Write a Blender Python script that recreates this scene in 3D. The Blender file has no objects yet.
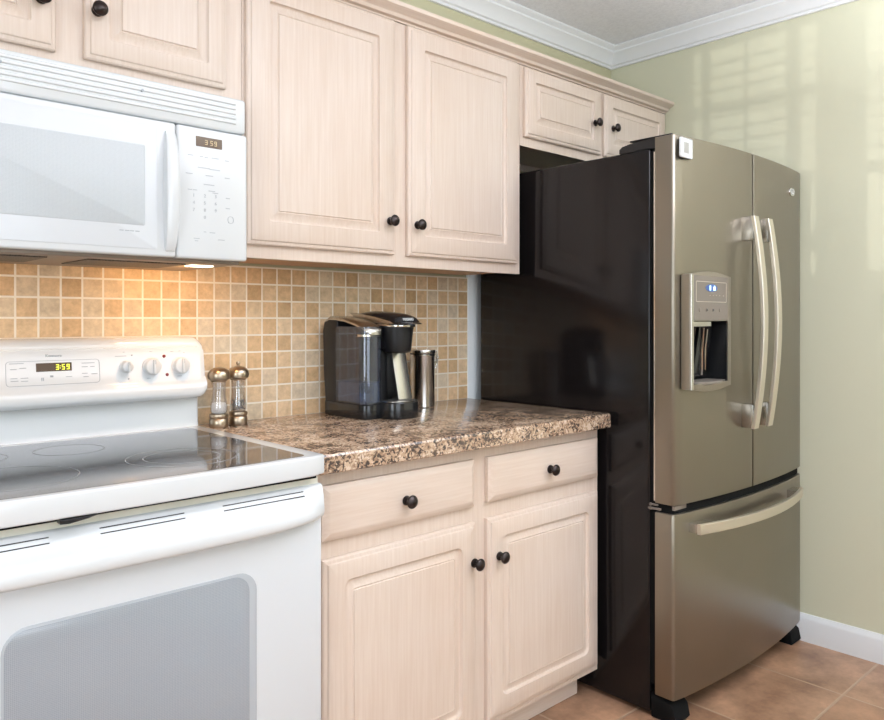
import bpy, bmesh, math, random
from mathutils import Vector, Matrix

S = bpy.context.scene
C = S.collection
R = math.radians

# ------------------------------------------------------------------ camera
cam_data = bpy.data.cameras.new('camera')
cam = bpy.data.objects.new('camera', cam_data)
C.objects.link(cam)
cam.location = (-0.9426, -2.0455, 1.2104)
cam.rotation_euler = (R(90), 0, -R(42.933))
cam_data.sensor_width = 36
cam_data.lens = 763.4 / 884 * 36
cam_data.shift_y = -(360 - 319.4) / 884
cam_data.clip_start = 0.05
S.camera = cam

# ------------------------------------------------------------------ light
S.view_settings.view_transform = 'Standard'
S.view_settings.look = 'None'
S.view_settings.gamma = 1
S.view_settings.use_curve_mapping = False
S.view_settings.exposure = -0.09
try:
    S.cycles.use_denoising = True
    S.cycles.max_bounces = 8
    S.cycles.sample_clamp_indirect = 4
    S.cycles.caustics_reflective = False
    S.cycles.caustics_refractive = False
except Exception:
    pass

world = bpy.data.worlds.new('world')
S.world = world
world.use_nodes = True
wn = world.node_tree
wn.nodes['Background'].inputs['Color'].default_value = (0.75, 0.87, 1.0, 1)
wn.nodes['Background'].inputs['Strength'].default_value = 1.2


def area(name, loc, target, sx, sy, power, col):
    l = bpy.data.lights.new(name, 'AREA')
    l.shape = 'RECTANGLE'
    l.size, l.size_y = sx, sy
    l.energy = power
    l.color = col
    o = bpy.data.objects.new(name, l)
    C.objects.link(o)
    o.location = loc
    d = Vector(target) - Vector(loc)
    o.rotation_euler = d.to_track_quat('-Z', 'Y').to_euler()
    return o


# daylight entering the big window behind the camera, the left window, and an added upward fill light
area('daylight_rear_window', (-1.1, -4.42, 1.5), (-1.1, 0, 1.5), 2.3, 1.7, 42, (0.84, 0.92, 1.0))
area('daylight_left_window', (-3.32, -2.6, 1.5), (0, -2.6, 1.5), 1.4, 1.6, 50, (0.84, 0.92, 1.0))
up_ = area('bounce_fill_light', (0.65, -2.4, 1.50), (0.65, -2.4, 3), 0.34, 0.34, 142, (0.89, 0.94, 1.0))
up_.data.shape = 'DISK'
up_.data.spread = R(150)

sun = bpy.data.lights.new('sun', 'SUN')
sun.energy = 0.5
sun.angle = R(0.16)
sun.color = (1.0, 0.98, 0.92)
so = bpy.data.objects.new('sun', sun)
C.objects.link(so)
so.location = (-6, 0, 3)
so.rotation_euler = Vector((1, 0, -math.tan(R(0.3)))).to_track_quat('-Z', 'Y').to_euler()


# ------------------------------------------------------------------ material helpers
def mat(name, col, rough=0.5, metal=0.0, coat=0.0, spec=None, emit=None, estr=0, trans=0, ior=None, croughness=0.03):
    m = bpy.data.materials.new(name)
    m.use_nodes = True
    b = m.node_tree.nodes['Principled BSDF']
    b.inputs['Base Color'].default_value = (*col, 1)
    b.inputs['Roughness'].default_value = rough
    b.inputs['Metallic'].default_value = metal
    b.inputs['Coat Weight'].default_value = coat
    b.inputs['Coat Roughness'].default_value = croughness
    if spec is not None:
        b.inputs['Specular IOR Level'].default_value = spec
    if emit:
        b.inputs['Emission Color'].default_value = (*emit, 1)
        b.inputs['Emission Strength'].default_value = estr
    b.inputs['Transmission Weight'].default_value = trans
    if ior:
        b.inputs['IOR'].default_value = ior
    return m


def nt(m):
    t = m.node_tree
    return t, t.nodes, t.links, t.nodes['Principled BSDF']


def coords(m, scale=(1, 1, 1), loc=(0, 0, 0), rot=(0, 0, 0)):
    t, n, l, b = nt(m)
    g = n.new('ShaderNodeNewGeometry')
    mp = n.new('ShaderNodeMapping')
    mp.inputs['Scale'].default_value = scale
    mp.inputs['Location'].default_value = loc
    mp.inputs['Rotation'].default_value = rot
    l.new(g.outputs['Position'], mp.inputs['Vector'])
    return mp.outputs['Vector']


def noise(m, vec, scale, detail=3, rough=0.5):
    t, n, l, b = nt(m)
    x = n.new('ShaderNodeTexNoise')
    x.inputs['Scale'].default_value = scale
    x.inputs['Detail'].default_value = detail
    x.inputs['Roughness'].default_value = rough
    l.new(vec, x.inputs['Vector'])
    return x.outputs['Fac']


def ramp(m, fac, stops, interp='LINEAR'):
    t, n, l, b = nt(m)
    r = n.new('ShaderNodeValToRGB')
    r.color_ramp.interpolation = interp
    e = r.color_ramp.elements
    while len(e) < len(stops):
        e.new(0.5)
    for el, (p, c) in zip(e, stops):
        el.position = p
        el.color = (*c, 1)
    l.new(fac, r.inputs['Fac'])
    return r.outputs['Color']


def mixc(m, a, b_, fac, mode='MIX'):
    t, n, l, b = nt(m)
    x = n.new('ShaderNodeMix')
    x.data_type = 'RGBA'
    x.blend_type = mode
    for val, idx in ((fac, 0), (a, 6), (b_, 7)):
        if isinstance(val, (int, float)):
            x.inputs[idx].default_value = val
        elif isinstance(val, tuple):
            x.inputs[idx].default_value = (*val, 1)
        else:
            l.new(val, x.inputs[idx])
    return x.outputs[2]


def bump(m, h, strength=0.2, dist=0.002):
    t, n, l, b = nt(m)
    x = n.new('ShaderNodeBump')
    x.inputs['Strength'].default_value = strength
    x.inputs['Distance'].default_value = dist
    l.new(h, x.inputs['Height'])
    l.new(x.outputs['Normal'], b.inputs['Normal'])


def setcol(m, c):
    t, n, l, b = nt(m)
    l.new(c, b.inputs['Base Color'])


M = {}


def wood(name, scale):
    m = mat(name, (0.8, 0.66, 0.56), 0.38)
    v = coords(m, scale)
    a = noise(m, v, 1.0, 5, 0.6)
    c = ramp(m, a, [(0.25, (0.670, 0.545, 0.455)), (0.50, (0.705, 0.592, 0.510)), (0.75, (0.750, 0.645, 0.565))])
    v2 = coords(m, (1.3, 1.3, 1.3), (3, 1, 2))
    c2 = ramp(m, noise(m, v2, 2.2, 2), [(0.35, (0.96, 0.93, 0.90)), (0.65, (1, 1, 1))])
    setcol(m, mixc(m, c, c2, 1.0, 'MULTIPLY'))
    bump(m, a, 0.08, 0.001)
    return m


M['wood'] = wood('pickled_wood_vertical_grain', (150, 150, 5))
M['wood_h'] = wood('pickled_wood_horizontal_grain', (5, 150, 150))
M['wood_raw'] = mat('unfinished_cabinet_wood', (0.55, 0.36, 0.22), 0.6)
M['white'] = mat('white_enamel', (0.70, 0.722, 0.735), 0.16, coat=0.3)
M['white_matte'] = mat('white_plastic', (0.70, 0.722, 0.735), 0.34)
M['white_panel'] = mat('white_control_panel', (0.67, 0.695, 0.722), 0.3, coat=0.15)
M['cream'] = mat('cream_porcelain', (0.72, 0.70, 0.60), 0.4)
M['bronze'] = mat('oil_rubbed_bronze', (0.035, 0.026, 0.024), 0.28, 0.7)
M['black_gloss'] = mat('black_gloss_plastic', (0.010, 0.010, 0.011), 0.16, spec=0.45)
M['black'] = mat('black_plastic', (0.010, 0.010, 0.011), 0.38, spec=0.35)
M['dark_gap'] = mat('rubber_and_gap_shade', (0.006, 0.006, 0.006), 0.8, spec=0.1)  # rubber parts, and the strips that draw shade in gaps
M['grey_print'] = mat('grey_print', (0.40, 0.43, 0.46), 0.5)
M['light_print'] = mat('pale_print', (0.40, 0.43, 0.46), 0.5)
M['outline'] = mat('pale_outline', (0.62, 0.56, 0.48), 0.35, 0.6)
M['white_paint'] = mat('white_trim_paint', (0.80, 0.81, 0.82), 0.35)
M['trim_blue'] = mat('pale_trim_paint', (0.86, 0.90, 0.92), 0.25)
M['chrome'] = mat('chrome', (0.75, 0.74, 0.72), 0.14, 1.0)
M['satin'] = mat('satin_metal', (0.60, 0.575, 0.53), 0.26, 1.0)
M['champagne'] = mat('champagne_handle_metal', (0.70, 0.64, 0.54), 0.34, 0.85)
M['nickel'] = mat('warm_nickel', (0.46, 0.375, 0.28), 0.30, 1.0)


def thin_clear(name, tint, gloss_rough=0.04, body=0.0, body_col=(0.5, 0.5, 0.55), refl=0.08):
    m = mat(name, body_col, 0.3)
    t, n, l, b = nt(m)
    tr = n.new('ShaderNodeBsdfTransparent'); tr.inputs[0].default_value = (*tint, 1)
    gl = n.new('ShaderNodeBsdfGlossy'); gl.inputs['Roughness'].default_value = gloss_rough
    m0 = n.new('ShaderNodeMixShader'); m0.inputs[0].default_value = body
    l.new(tr.outputs[0], m0.inputs[1]); l.new(b.outputs[0], m0.inputs[2])
    m1 = n.new('ShaderNodeMixShader')
    m1.inputs[0].default_value = refl; l.new(m0.outputs[0], m1.inputs[1]); l.new(gl.outputs[0], m1.inputs[2])
    l.new(m1.outputs[0], n['Material Output'].inputs[0])
    return m


M['acrylic'] = thin_clear('clear_acrylic', (0.93, 0.93, 0.93), 0.03, 0.06, (0.8, 0.78, 0.78))
M['tank'] = thin_clear('smoky_tank_plastic', (0.58, 0.62, 0.70), 0.04, 0.05, (0.55, 0.58, 0.66))
M['water_refraction'] = thin_clear('tank_water_refraction', (0.62, 0.76, 0.92), 0.03, 0.38, (0.26, 0.44, 0.66))  # blue imitates window light refracted in the tank
M['salt'] = mat('salt_grain', (0.88, 0.87, 0.85), 0.9)
M['pepper'] = mat('peppercorn', (0.05, 0.04, 0.035), 0.8)
M['water'] = mat('tank_inner_blue', (0.16, 0.26, 0.38), 0.2)
M['grey_plastic'] = mat('bronze_grey_plastic', (0.20, 0.17, 0.145), 0.42, 0.3)
M['display'] = mat('smoked_display', (0.10, 0.07, 0.055), 0.12)
M['display2'] = mat('smoked_brown_display', (0.14, 0.10, 0.07), 0.15)
M['digit_yellow'] = mat('lit_yellow_digit', (0.6, 0.6, 0.05), 0.5, emit=(0.85, 0.9, 0.1), estr=1.3)
M['digit_dim'] = mat('lit_dim_digit', (0.5, 0.4, 0.25), 0.5, emit=(0.6, 0.45, 0.25), estr=0.35)
M['display_blue'] = mat('lit_blue_display', (0.02, 0.05, 0.15), 0.3, emit=(0.03, 0.10, 0.35), estr=0.6)
M['digit_blue'] = mat('lit_blue_digit', (0.5, 0.7, 1), 0.3, emit=(0.55, 0.75, 1.0), estr=1.6)
M['red'] = mat('red_indicator', (0.22, 0.03, 0.03), 0.3)
M['lens'] = mat('lit_lamp_lens', (1, 0.95, 0.85), 0.4, emit=(1.0, 0.86, 0.62), estr=5.0)
M['badge'] = mat('grey_badge', (0.42, 0.41, 0.40), 0.35, 0.3)
M['slot'] = mat('vent_slot_dark', (0.03, 0.03, 0.03), 0.7)
M['filter'] = mat('grease_filter_mesh', (0.20, 0.18, 0.165), 0.5, 0.6)
M['hood_base'] = mat('hood_underside_metal', (0.27, 0.225, 0.19), 0.4, 0.5)

m = M['filter']
w_ = nt(m)[1].new('ShaderNodeTexVoronoi')
w_.inputs['Scale'].default_value = 250
nt(m)[2].new(coords(m), w_.inputs['Vector'])
setcol(m, ramp(m, w_.outputs['Distance'], [(0.2, (0.03, 0.028, 0.026)), (0.6, (0.12, 0.11, 0.10))]))

# wall paint
def paint(name, col, rough):
    m = mat(name, col, rough)
    v = coords(m)
    bump(m, noise(m, v, 160, 3), 0.10, 0.001)
    return m


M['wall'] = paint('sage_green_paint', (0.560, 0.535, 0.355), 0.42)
M['wall_right'] = paint('sage_green_paint_lit', (0.650, 0.640, 0.480), 0.36)  # same sage paint, lightened to make this wall look brighter lit
M['ceil'] = mat('textured_ceiling', (0.66, 0.655, 0.67), 0.8)
m = M['ceil']
v = coords(m)
a = noise(m, v, 85, 5, 0.7)
setcol(m, ramp(m, a, [(0.3, (0.79, 0.79, 0.83)), (0.6, (0.90, 0.90, 0.94))]))
bump(m, a, 0.45, 0.004)

# stainless
def steel(name, col, rough, metal=0.9, scale=(900, 900, 6)):
    m = mat(name, col, rough, metal)
    v = coords(m, scale)
    a = noise(m, v, 1.0, 2)
    t, n, l, b = nt(m)
    mr = n.new('ShaderNodeMapRange')
    mr.inputs['To Min'].default_value = rough - 0.05
    mr.inputs['To Max'].default_value = rough + 0.06
    l.new(a, mr.inputs['Value'])
    l.new(mr.outputs['Result'], b.inputs['Roughness'])
    return m


M['steel'] = steel('taupe_stainless', (0.245, 0.215, 0.172), 0.31)
M['steel_h'] = steel('taupe_stainless_surround', (0.33, 0.29, 0.24), 0.36, scale=(6, 900, 900))
M['can_steel'] = mat('polished_canister_steel', (0.66, 0.63, 0.60), 0.16, 1.0)

# black fridge side : glossy, fine orange-peel
m = M['fridge_black'] = mat('black_textured_enamel', (0.008, 0.0065, 0.0065), 0.12, spec=0.28)
bump(m, noise(m, coords(m), 420, 2), 0.10, 0.0006)

# cooktop glass: dark with fine pale speckle
m = M['glass_top'] = mat('black_ceramic_glass', (0.05, 0.052, 0.055), 0.05, spec=0.9)
a = noise(m, coords(m), 900, 2)
setcol(m, ramp(m, a, [(0.5, (0.035, 0.036, 0.04)), (0.62, (0.20, 0.20, 0.21))]))
M['ring'] = mat('burner_ring_print', (0.30, 0.31, 0.32), 0.2)

# oven / microwave windows : grey dotted glass
def dotted(name, c1, c2, scale, rough):
    m = mat(name, c1, rough, coat=0.6)
    v = coords(m)
    t, n, l, b = nt(m)
    x = n.new('ShaderNodeTexVoronoi')
    x.inputs['Scale'].default_value = scale
    x.inputs['Randomness'].default_value = 0.1
    l.new(v, x.inputs['Vector'])
    setcol(m, ramp(m, x.outputs['Distance'], [(0.25, c1), (0.55, c2)]))
    return m


M['oven_glass'] = dotted('grey_dotted_oven_glass', (0.265, 0.29, 0.32), (0.335, 0.36, 0.39), 330, 0.14)
M['oven_border'] = mat('pale_grey_glass_border', (0.42, 0.445, 0.475), 0.12)
M['micro_glass'] = dotted('pale_dotted_microwave_glass', (0.43, 0.465, 0.485), (0.53, 0.56, 0.58), 400, 0.4)
M['micro_glass'].node_tree.nodes['Principled BSDF'].inputs['Coat Weight'].default_value = 0.15

# granite-look laminate
def granite(name, contrast_dark):
    m = mat(name, (0.3, 0.2, 0.14), 0.16, spec=0.6, coat=0.2, croughness=0.15)
    t, n, l, b = nt(m)
    v = coords(m)
    nz = n.new('ShaderNodeTexNoise')
    nz.inputs['Scale'].default_value = 60
    nz.inputs['Detail'].default_value = 4
    l.new(v, nz.inputs['Vector'])
    mx = n.new('ShaderNodeMix')
    mx.data_type = 'RGBA'
    mx.blend_type = 'LINEAR_LIGHT'
    mx.inputs[0].default_value = 0.012
    l.new(v, mx.inputs[6])
    l.new(nz.outputs['Color'], mx.inputs[7])
    vo = n.new('ShaderNodeTexVoronoi')
    vo.inputs['Scale'].default_value = 190
    l.new(mx.outputs[2], vo.inputs['Vector'])
    sp = n.new('ShaderNodeSeparateColor')
    l.new(vo.outputs['Color'], sp.inputs['Color'])
    big = noise(m, v, 14, 4, 0.65)
    ma = n.new('ShaderNodeMath')
    ma.operation = 'MULTIPLY_ADD'
    l.new(big, ma.inputs[0])
    ma.inputs[1].default_value = 2.3
    ma.inputs[2].default_value = -1.18
    ad = n.new('ShaderNodeMath')
    ad.operation = 'ADD'
    l.new(sp.outputs[0], ad.inputs[0])
    l.new(ma.outputs[0], ad.inputs[1])
    c = ramp(m, ad.outputs[0], [(0.0, (0.06, 0.045, 0.038)), (0.10, (0.12, 0.08, 0.058)), (0.22, (0.30, 0.19, 0.125)),
                                (0.42, (0.44, 0.30, 0.20)), (0.66, (0.56, 0.41, 0.285)), (0.9, (0.66, 0.52, 0.40))], 'CONSTANT')
    setcol(m, c)
    return m


M['granite'] = granite('brown_granite_laminate', 0)

# mosaic backsplash
m = M['mosaic'] = mat('tumbled_travertine_mosaic', (0.6, 0.45, 0.3), 0.45)
t, n, l, b = nt(m)
g = n.new('ShaderNodeNewGeometry')
sx = n.new('ShaderNodeSeparateXYZ')
l.new(g.outputs['Position'], sx.inputs[0])
cb = n.new('ShaderNodeCombineXYZ')
l.new(sx.outputs[0], cb.inputs[0])
l.new(sx.outputs[2], cb.inputs[1])
mp = n.new('ShaderNodeMapping')
mp.inputs['Location'].default_value = (-0.0139 + 0.051 * 40, -0.9125 + 0.0503 * 30, 0)
l.new(cb.outputs[0], mp.inputs['Vector'])
br = n.new('ShaderNodeTexBrick')
br.offset = 0
br.squash = 1
br.inputs['Scale'].default_value = 1
br.inputs['Brick Width'].default_value = 0.051
br.inputs['Row Height'].default_value = 0.0503
br.inputs['Mortar Size'].default_value = 0.0027
br.inputs['Mortar Smooth'].default_value = 0.15
br.inputs['Color1'].default_value = (0, 0, 0, 1)
br.inputs['Color2'].default_value = (1, 1, 1, 1)
br.inputs['Mortar'].default_value = (0.5, 0.5, 0.5, 1)
l.new(mp.outputs[0], br.inputs['Vector'])
tilec = ramp(m, br.outputs['Color'], [(0.0, (0.58, 0.40, 0.225)), (0.3, (0.70, 0.49, 0.285)), (0.65, (0.76, 0.58, 0.375)), (1.0, (0.70, 0.60, 0.46))])
nn = noise(m, g.outputs['Position'], 55, 5, 0.65)
tc = mixc(m, tilec, ramp(m, nn, [(0.3, (0.78, 0.74, 0.68)), (0.7, (1.12, 1.1, 1.06))]), 1.0, 'MULTIPLY')
setcol(m, mixc(m, tc, (0.93, 0.86, 0.74), br.outputs['Fac']))
inv = n.new('ShaderNodeMath')
inv.operation = 'SUBTRACT'
inv.inputs[0].default_value = 1
l.new(br.outputs['Fac'], inv.inputs[1])
bump(m, inv.outputs[0], 0.5, 0.002)

# terracotta floor
m = M['floor'] = mat('terracotta_look_tile', (0.4, 0.25, 0.15), 0.34)
t, n, l, b = nt(m)
g = n.new('ShaderNodeNewGeometry')
mp = n.new('ShaderNodeMapping')
mp.inputs['Location'].default_value = (-1.681 + 0.405 * 20, 1.124 + 0.405 * 20, 0)
l.new(g.outputs['Position'], mp.inputs['Vector'])
br = n.new('ShaderNodeTexBrick')
br.offset = 0
br.squash = 1
br.inputs['Scale'].default_value = 1
br.inputs['Brick Width'].default_value = 0.405
br.inputs['Row Height'].default_value = 0.405
br.inputs['Mortar Size'].default_value = 0.005
br.inputs['Mortar Smooth'].default_value = 0.3
br.inputs['Color1'].default_value = (0, 0, 0, 1)
br.inputs['Color2'].default_value = (1, 1, 1, 1)
l.new(mp.outputs[0], br.inputs['Vector'])
base = ramp(m, br.outputs['Color'], [(0.0, (0.245, 0.130, 0.075)), (1.0, (0.40, 0.235, 0.145))])
n1 = noise(m, g.outputs['Position'], 5.5, 5, 0.6)
n2 = noise(m, g.outputs['Position'], 60, 4, 0.6)
c = mixc(m, base, ramp(m, n1, [(0.3, (0.50, 0.42, 0.38)), (0.5, (1, 1, 1)), (0.68, (1.45, 1.45, 1.45))]), 1.0, 'MULTIPLY')
c = mixc(m, c, ramp(m, n2, [(0.3, (0.88, 0.88, 0.88)), (0.7, (1.08, 1.08, 1.08))]), 1.0, 'MULTIPLY')
setcol(m, mixc(m, c, (0.40, 0.27, 0.18), br.outputs['Fac']))
inv = n.new('ShaderNodeMath')
inv.operation = 'SUBTRACT'
inv.inputs[0].default_value = 1
l.new(br.outputs['Fac'], inv.inputs[1])
bump(m, inv.outputs[0], 0.6, 0.003)


# ------------------------------------------------------------------ mesh helpers
def NB():
    return bmesh.new()


def merge(bm, src):
    me = bpy.data.meshes.new('tmp')
    src.to_mesh(me)
    src.free()
    bm.from_mesh(me)
    bpy.data.meshes.remove(me)


def bx(bm, x0, x1, y0, y1, z0, z1, bev=0.0, seg=3):
    b = bmesh.new()
    bmesh.ops.create_cube(b, size=1)
    for v in b.verts:
        v.co = Vector(((x0 + x1) / 2 + v.co.x * (x1 - x0), (y0 + y1) / 2 + v.co.y * (y1 - y0), (z0 + z1) / 2 + v.co.z * (z1 - z0)))
    if bev > 0:
        bmesh.ops.bevel(b, geom=b.edges[:], offset=bev, segments=seg, affect='EDGES', profile=0.5)
    merge(bm, b)
    return bm


def lathe(bm, o, prof, axis='z', seg=32, sign=1):
    """prof: list of (r, h) from bottom up, closed with caps when r>0."""
    o = Vector(o)
    b = bmesh.new()
    rings = []
    for r, h in prof:
        if r < 1e-6:
            rings.append([b.verts.new(P3(o, 0, 0, h * sign, axis))])
        else:
            rings.append([b.verts.new(P3(o, r * math.cos(2 * math.pi * i / seg), r * math.sin(2 * math.pi * i / seg), h * sign, axis)) for i in range(seg)])
    for a, c in zip(rings, rings[1:]):
        if len(a) == 1 and len(c) == 1:
            continue
        if len(a) == 1:
            for i in range(seg):
                b.faces.new((a[0], c[i], c[(i + 1) % seg]))
        elif len(c) == 1:
            for i in range(seg):
                b.faces.new((a[i], a[(i + 1) % seg], c[0]))
        else:
            for i in range(seg):
                b.faces.new((a[i], a[(i + 1) % seg], c[(i + 1) % seg], c[i]))
    if len(rings[0]) > 1:
        b.faces.new(rings[0][::-1])
    if len(rings[-1]) > 1:
        b.faces.new(rings[-1])
    bmesh.ops.recalc_face_normals(b, faces=b.faces[:])
    merge(bm, b)
    return bm


def P3(o, u, v, h, axis):
    if axis == 'z':
        return o + Vector((u, v, h))
    if axis == 'y':
        return o + Vector((u, h, v))
    return o + Vector((h, u, v))


def prism(bm, pts, a0, a1, axis='z', bev=0.0, seg=2, alledges=False):
    """extrude polygon pts (2-D) along axis between a0 and a1. axis z: (x,y); axis y: (x,z); axis x: (y,z)"""
    b = bmesh.new()

    def mk(p, h):
        if axis == 'z':
            return (p[0], p[1], h)
        if axis == 'y':
            return (p[0], h, p[1])
        return (h, p[0], p[1])
    A = [b.verts.new(mk(p, a0)) for p in pts]
    B = [b.verts.new(mk(p, a1)) for p in pts]
    b.faces.new(A)
    b.faces.new(B[::-1])
    k = len(pts)
    for i in range(k):
        b.faces.new((A[i], B[i], B[(i + 1) % k], A[(i + 1) % k]))
    bmesh.ops.recalc_face_normals(b, faces=b.faces[:])
    if bev > 0:
        b.edges.ensure_lookup_table()
        sa, sb = set(A), set(B)
        es = [e for e in b.edges if (e.verts[0] in sa and e.verts[1] in sa) or (e.verts[0] in sb and e.verts[1] in sb)]
        if alledges:
            es = b.edges[:]
        bmesh.ops.bevel(b, geom=es, offset=bev, segments=seg, affect='EDGES', profile=0.5)
    merge(bm, b)
    return bm


def rrect(x0, x1, z0, z1, r, n=5):
    pts = []
    for cx, cz, a0 in ((x1 - r, z1 - r, 0), (x0 + r, z1 - r, 90), (x0 + r, z0 + r, 180), (x1 - r, z0 + r, 270)):
        for i in range(n):
            a = R(a0 + 90 * i / (n - 1))
            pts.append((cx + r * math.cos(a), cz + r * math.sin(a)))
    return pts


def rings_panel(bm, x0, x1, z0, z1, rings, n=5):
    """rings: (inset, y, radius) from back outline to centre; last ring filled."""
    b = bmesh.new()
    RR = []
    for ins, y, r in rings:
        RR.append([b.verts.new((p[0], y, p[1])) for p in rrect(x0 + ins, x1 - ins, z0 + ins, z1 - ins, max(r, 0.0008), n)])
    k = 4 * n
    for a, c in zip(RR, RR[1:]):
        for i in range(k):
            b.faces.new((a[i], a[(i + 1) % k], c[(i + 1) % k], c[i]))
    b.faces.new(RR[0])
    b.faces.new(RR[-1])
    bmesh.ops.recalc_face_normals(b, faces=b.faces[:])
    merge(bm, b)
    return bm


def tube(bm, pts, r, seg=8):
    b = bmesh.new()
    pts = [Vector(p) for p in pts]
    RR = []
    up = Vector((0, 0, 1))
    for i, p in enumerate(pts):
        t = (pts[min(i + 1, len(pts) - 1)] - pts[max(i - 1, 0)]).normalized()
        s = t.cross(up)
        if s.length < 0.1:
            s = t.cross(Vector((1, 0, 0)))
        s.normalize()
        q = s.cross(t).normalized()
        RR.append([b.verts.new(p + s * r * math.cos(2 * math.pi * j / seg) + q * r * math.sin(2 * math.pi * j / seg)) for j in range(seg)])
    for a, c in zip(RR, RR[1:]):
        for j in range(seg):
            b.faces.new((a[j], a[(j + 1) % seg], c[(j + 1) % seg], c[j]))
    b.faces.new(RR[0][::-1])
    b.faces.new(RR[-1])
    bmesh.ops.recalc_face_normals(b, faces=b.faces[:])
    merge(bm, b)
    return bm


def sweep(bm, sections):
    """sections: list of closed loops (same count) of 3-D points; makes a capped skin."""
    b = bmesh.new()
    RR = [[b.verts.new(p) for p in s] for s in sections]
    k = len(RR[0])
    for a, c in zip(RR, RR[1:]):
        for j in range(k):
            b.faces.new((a[j], a[(j + 1) % k], c[(j + 1) % k], c[j]))
    b.faces.new(RR[0][::-1])
    b.faces.new(RR[-1])
    bmesh.ops.recalc_face_normals(b, faces=b.faces[:])
    merge(bm, b)
    return bm


def world_base(o):
    while o.parent:
        o = o.parent
    return Vector(o.location)


def obj(name, bm, material, parent=None, base=None, angle=35, smooth=True):
    """link bm (in world coordinates) as ONE mesh object"""
    me = bpy.data.meshes.new(name)
    off = world_base(parent) if parent else Vector(base or (0, 0, 0))
    bmesh.ops.translate(bm, verts=bm.verts[:], vec=-off)
    bm.to_mesh(me)
    bm.free()
    if smooth:
        me.shade_smooth()
        me.set_sharp_from_angle(angle=R(angle))
    me.materials.append(M[material] if isinstance(material, str) else material)
    o = bpy.data.objects.new(name, me)
    C.objects.link(o)
    if parent:
        o.parent = parent
    else:
        o.location = off
    return o


def thing(name, label, cat, loc, group=None):
    o = bpy.data.objects.new(name, None)
    C.objects.link(o)
    o.empty_display_size = 0.05
    o.location = loc
    o['label'] = label
    o['category'] = cat
    if group:
        o['group'] = group
    return o


def tag(o, label, cat, group=None):
    o['label'] = label
    o['category'] = cat
    if group:
        o['group'] = group
    return o


def struct(name, bm, material, parent=None, **k):
    o = obj(name, bm, material, parent, **k)
    if parent is None:
        o['kind'] = 'structure'
    return o


def cut(a, b):
    """boolean a - b on bmeshes, returns new bmesh"""
    obs = []
    for q in (a, b):
        me = bpy.data.meshes.new('t')
        q.to_mesh(me)
        q.free()
        o = bpy.data.objects.new('t', me)
        C.objects.link(o)
        obs.append(o)
    md = obs[0].modifiers.new('b', 'BOOLEAN')
    md.operation = 'DIFFERENCE'
    md.object = obs[1]
    md.solver = 'EXACT'
    dg = bpy.context.evaluated_depsgraph_get()
    me = bpy.data.meshes.new_from_object(obs[0].evaluated_get(dg))
    out = bmesh.new()
    out.from_mesh(me)
    for o in obs:
        d = o.data
        bpy.data.objects.remove(o)
        bpy.data.meshes.remove(d)
    bpy.data.meshes.remove(me)
    return out


def text_bm(s, size, loc, ext=0.0004, align='CENTER', bold=0.0, shear=0.0, xs=1.0):
    """upright lettering facing -y, centred on loc"""
    cu = bpy.data.curves.new('t', 'FONT')
    cu.body = s
    cu.size = size
    cu.extrude = ext
    cu.offset = bold
    cu.shear = shear
    cu.align_x = align
    cu.align_y = 'CENTER'
    cu.resolution_u = 3
    o = bpy.data.objects.new('t', cu)
    C.objects.link(o)
    dg = bpy.context.evaluated_depsgraph_get()
    me = bpy.data.meshes.new_from_object(o.evaluated_get(dg))
    b = bmesh.new()
    b.from_mesh(me)
    bpy.data.objects.remove(o)
    bpy.data.curves.remove(cu)
    bpy.data.meshes.remove(me)
    mat4 = Matrix.Translation(loc) @ Matrix.Rotation(R(90), 4, 'X') @ Matrix.Diagonal((xs, 1, 1, 1))
    bmesh.ops.transform(b, matrix=mat4, verts=b.verts[:])
    return b


# ------------------------------------------------------------------ room shell
W = 2.0226
XL, YF, ZC = -3.4, -4.5, 2.441

b = NB(); bx(b, XL - 0.1, W + 0.1, YF - 0.1, 0.1, -0.05, 0); struct('floor', b, 'floor', smooth=False)
b = NB(); bx(b, XL - 0.1, W + 0.1, YF - 0.1, 0.1, ZC, ZC + 0.05); struct('ceiling', b, 'ceil', smooth=False)
b = NB(); bx(b, XL - 0.1, W + 0.1, 0, 0.1, 0, ZC); struct('wall_back', b, 'wall', smooth=False)
b = NB(); bx(b, W, W + 0.1, YF - 0.1, 0, 0, ZC); struct('wall_right', b, 'wall_right', smooth=False)
# rear wall (behind camera) with window opening
b = NB()
bx(b, XL - 0.1, -2.3, YF - 0.1, YF, 0, ZC); bx(b, 0.1, W, YF - 0.1, YF, 0, ZC)
bx(b, -2.3, 0.1, YF - 0.1, YF, 0, 0.6); bx(b, -2.3, 0.1, YF - 0.1, YF, 2.35, ZC)
struct('wall_front', b, 'wall', smooth=False)
b = NB()
for x0, x1, z0, z1 in ((-2.3, -2.24, 0.6, 2.35), (0.04, 0.1, 0.6, 2.35), (-2.24, 0.04, 0.6, 0.66), (-2.24, 0.04, 2.29, 2.35), (-1.13, -1.07, 0.66, 2.29)):
    bx(b, x0, x1, YF - 0.07, YF - 0.02, z0, z1, 0.004)
struct('window_1', b, 'white_paint')

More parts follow.
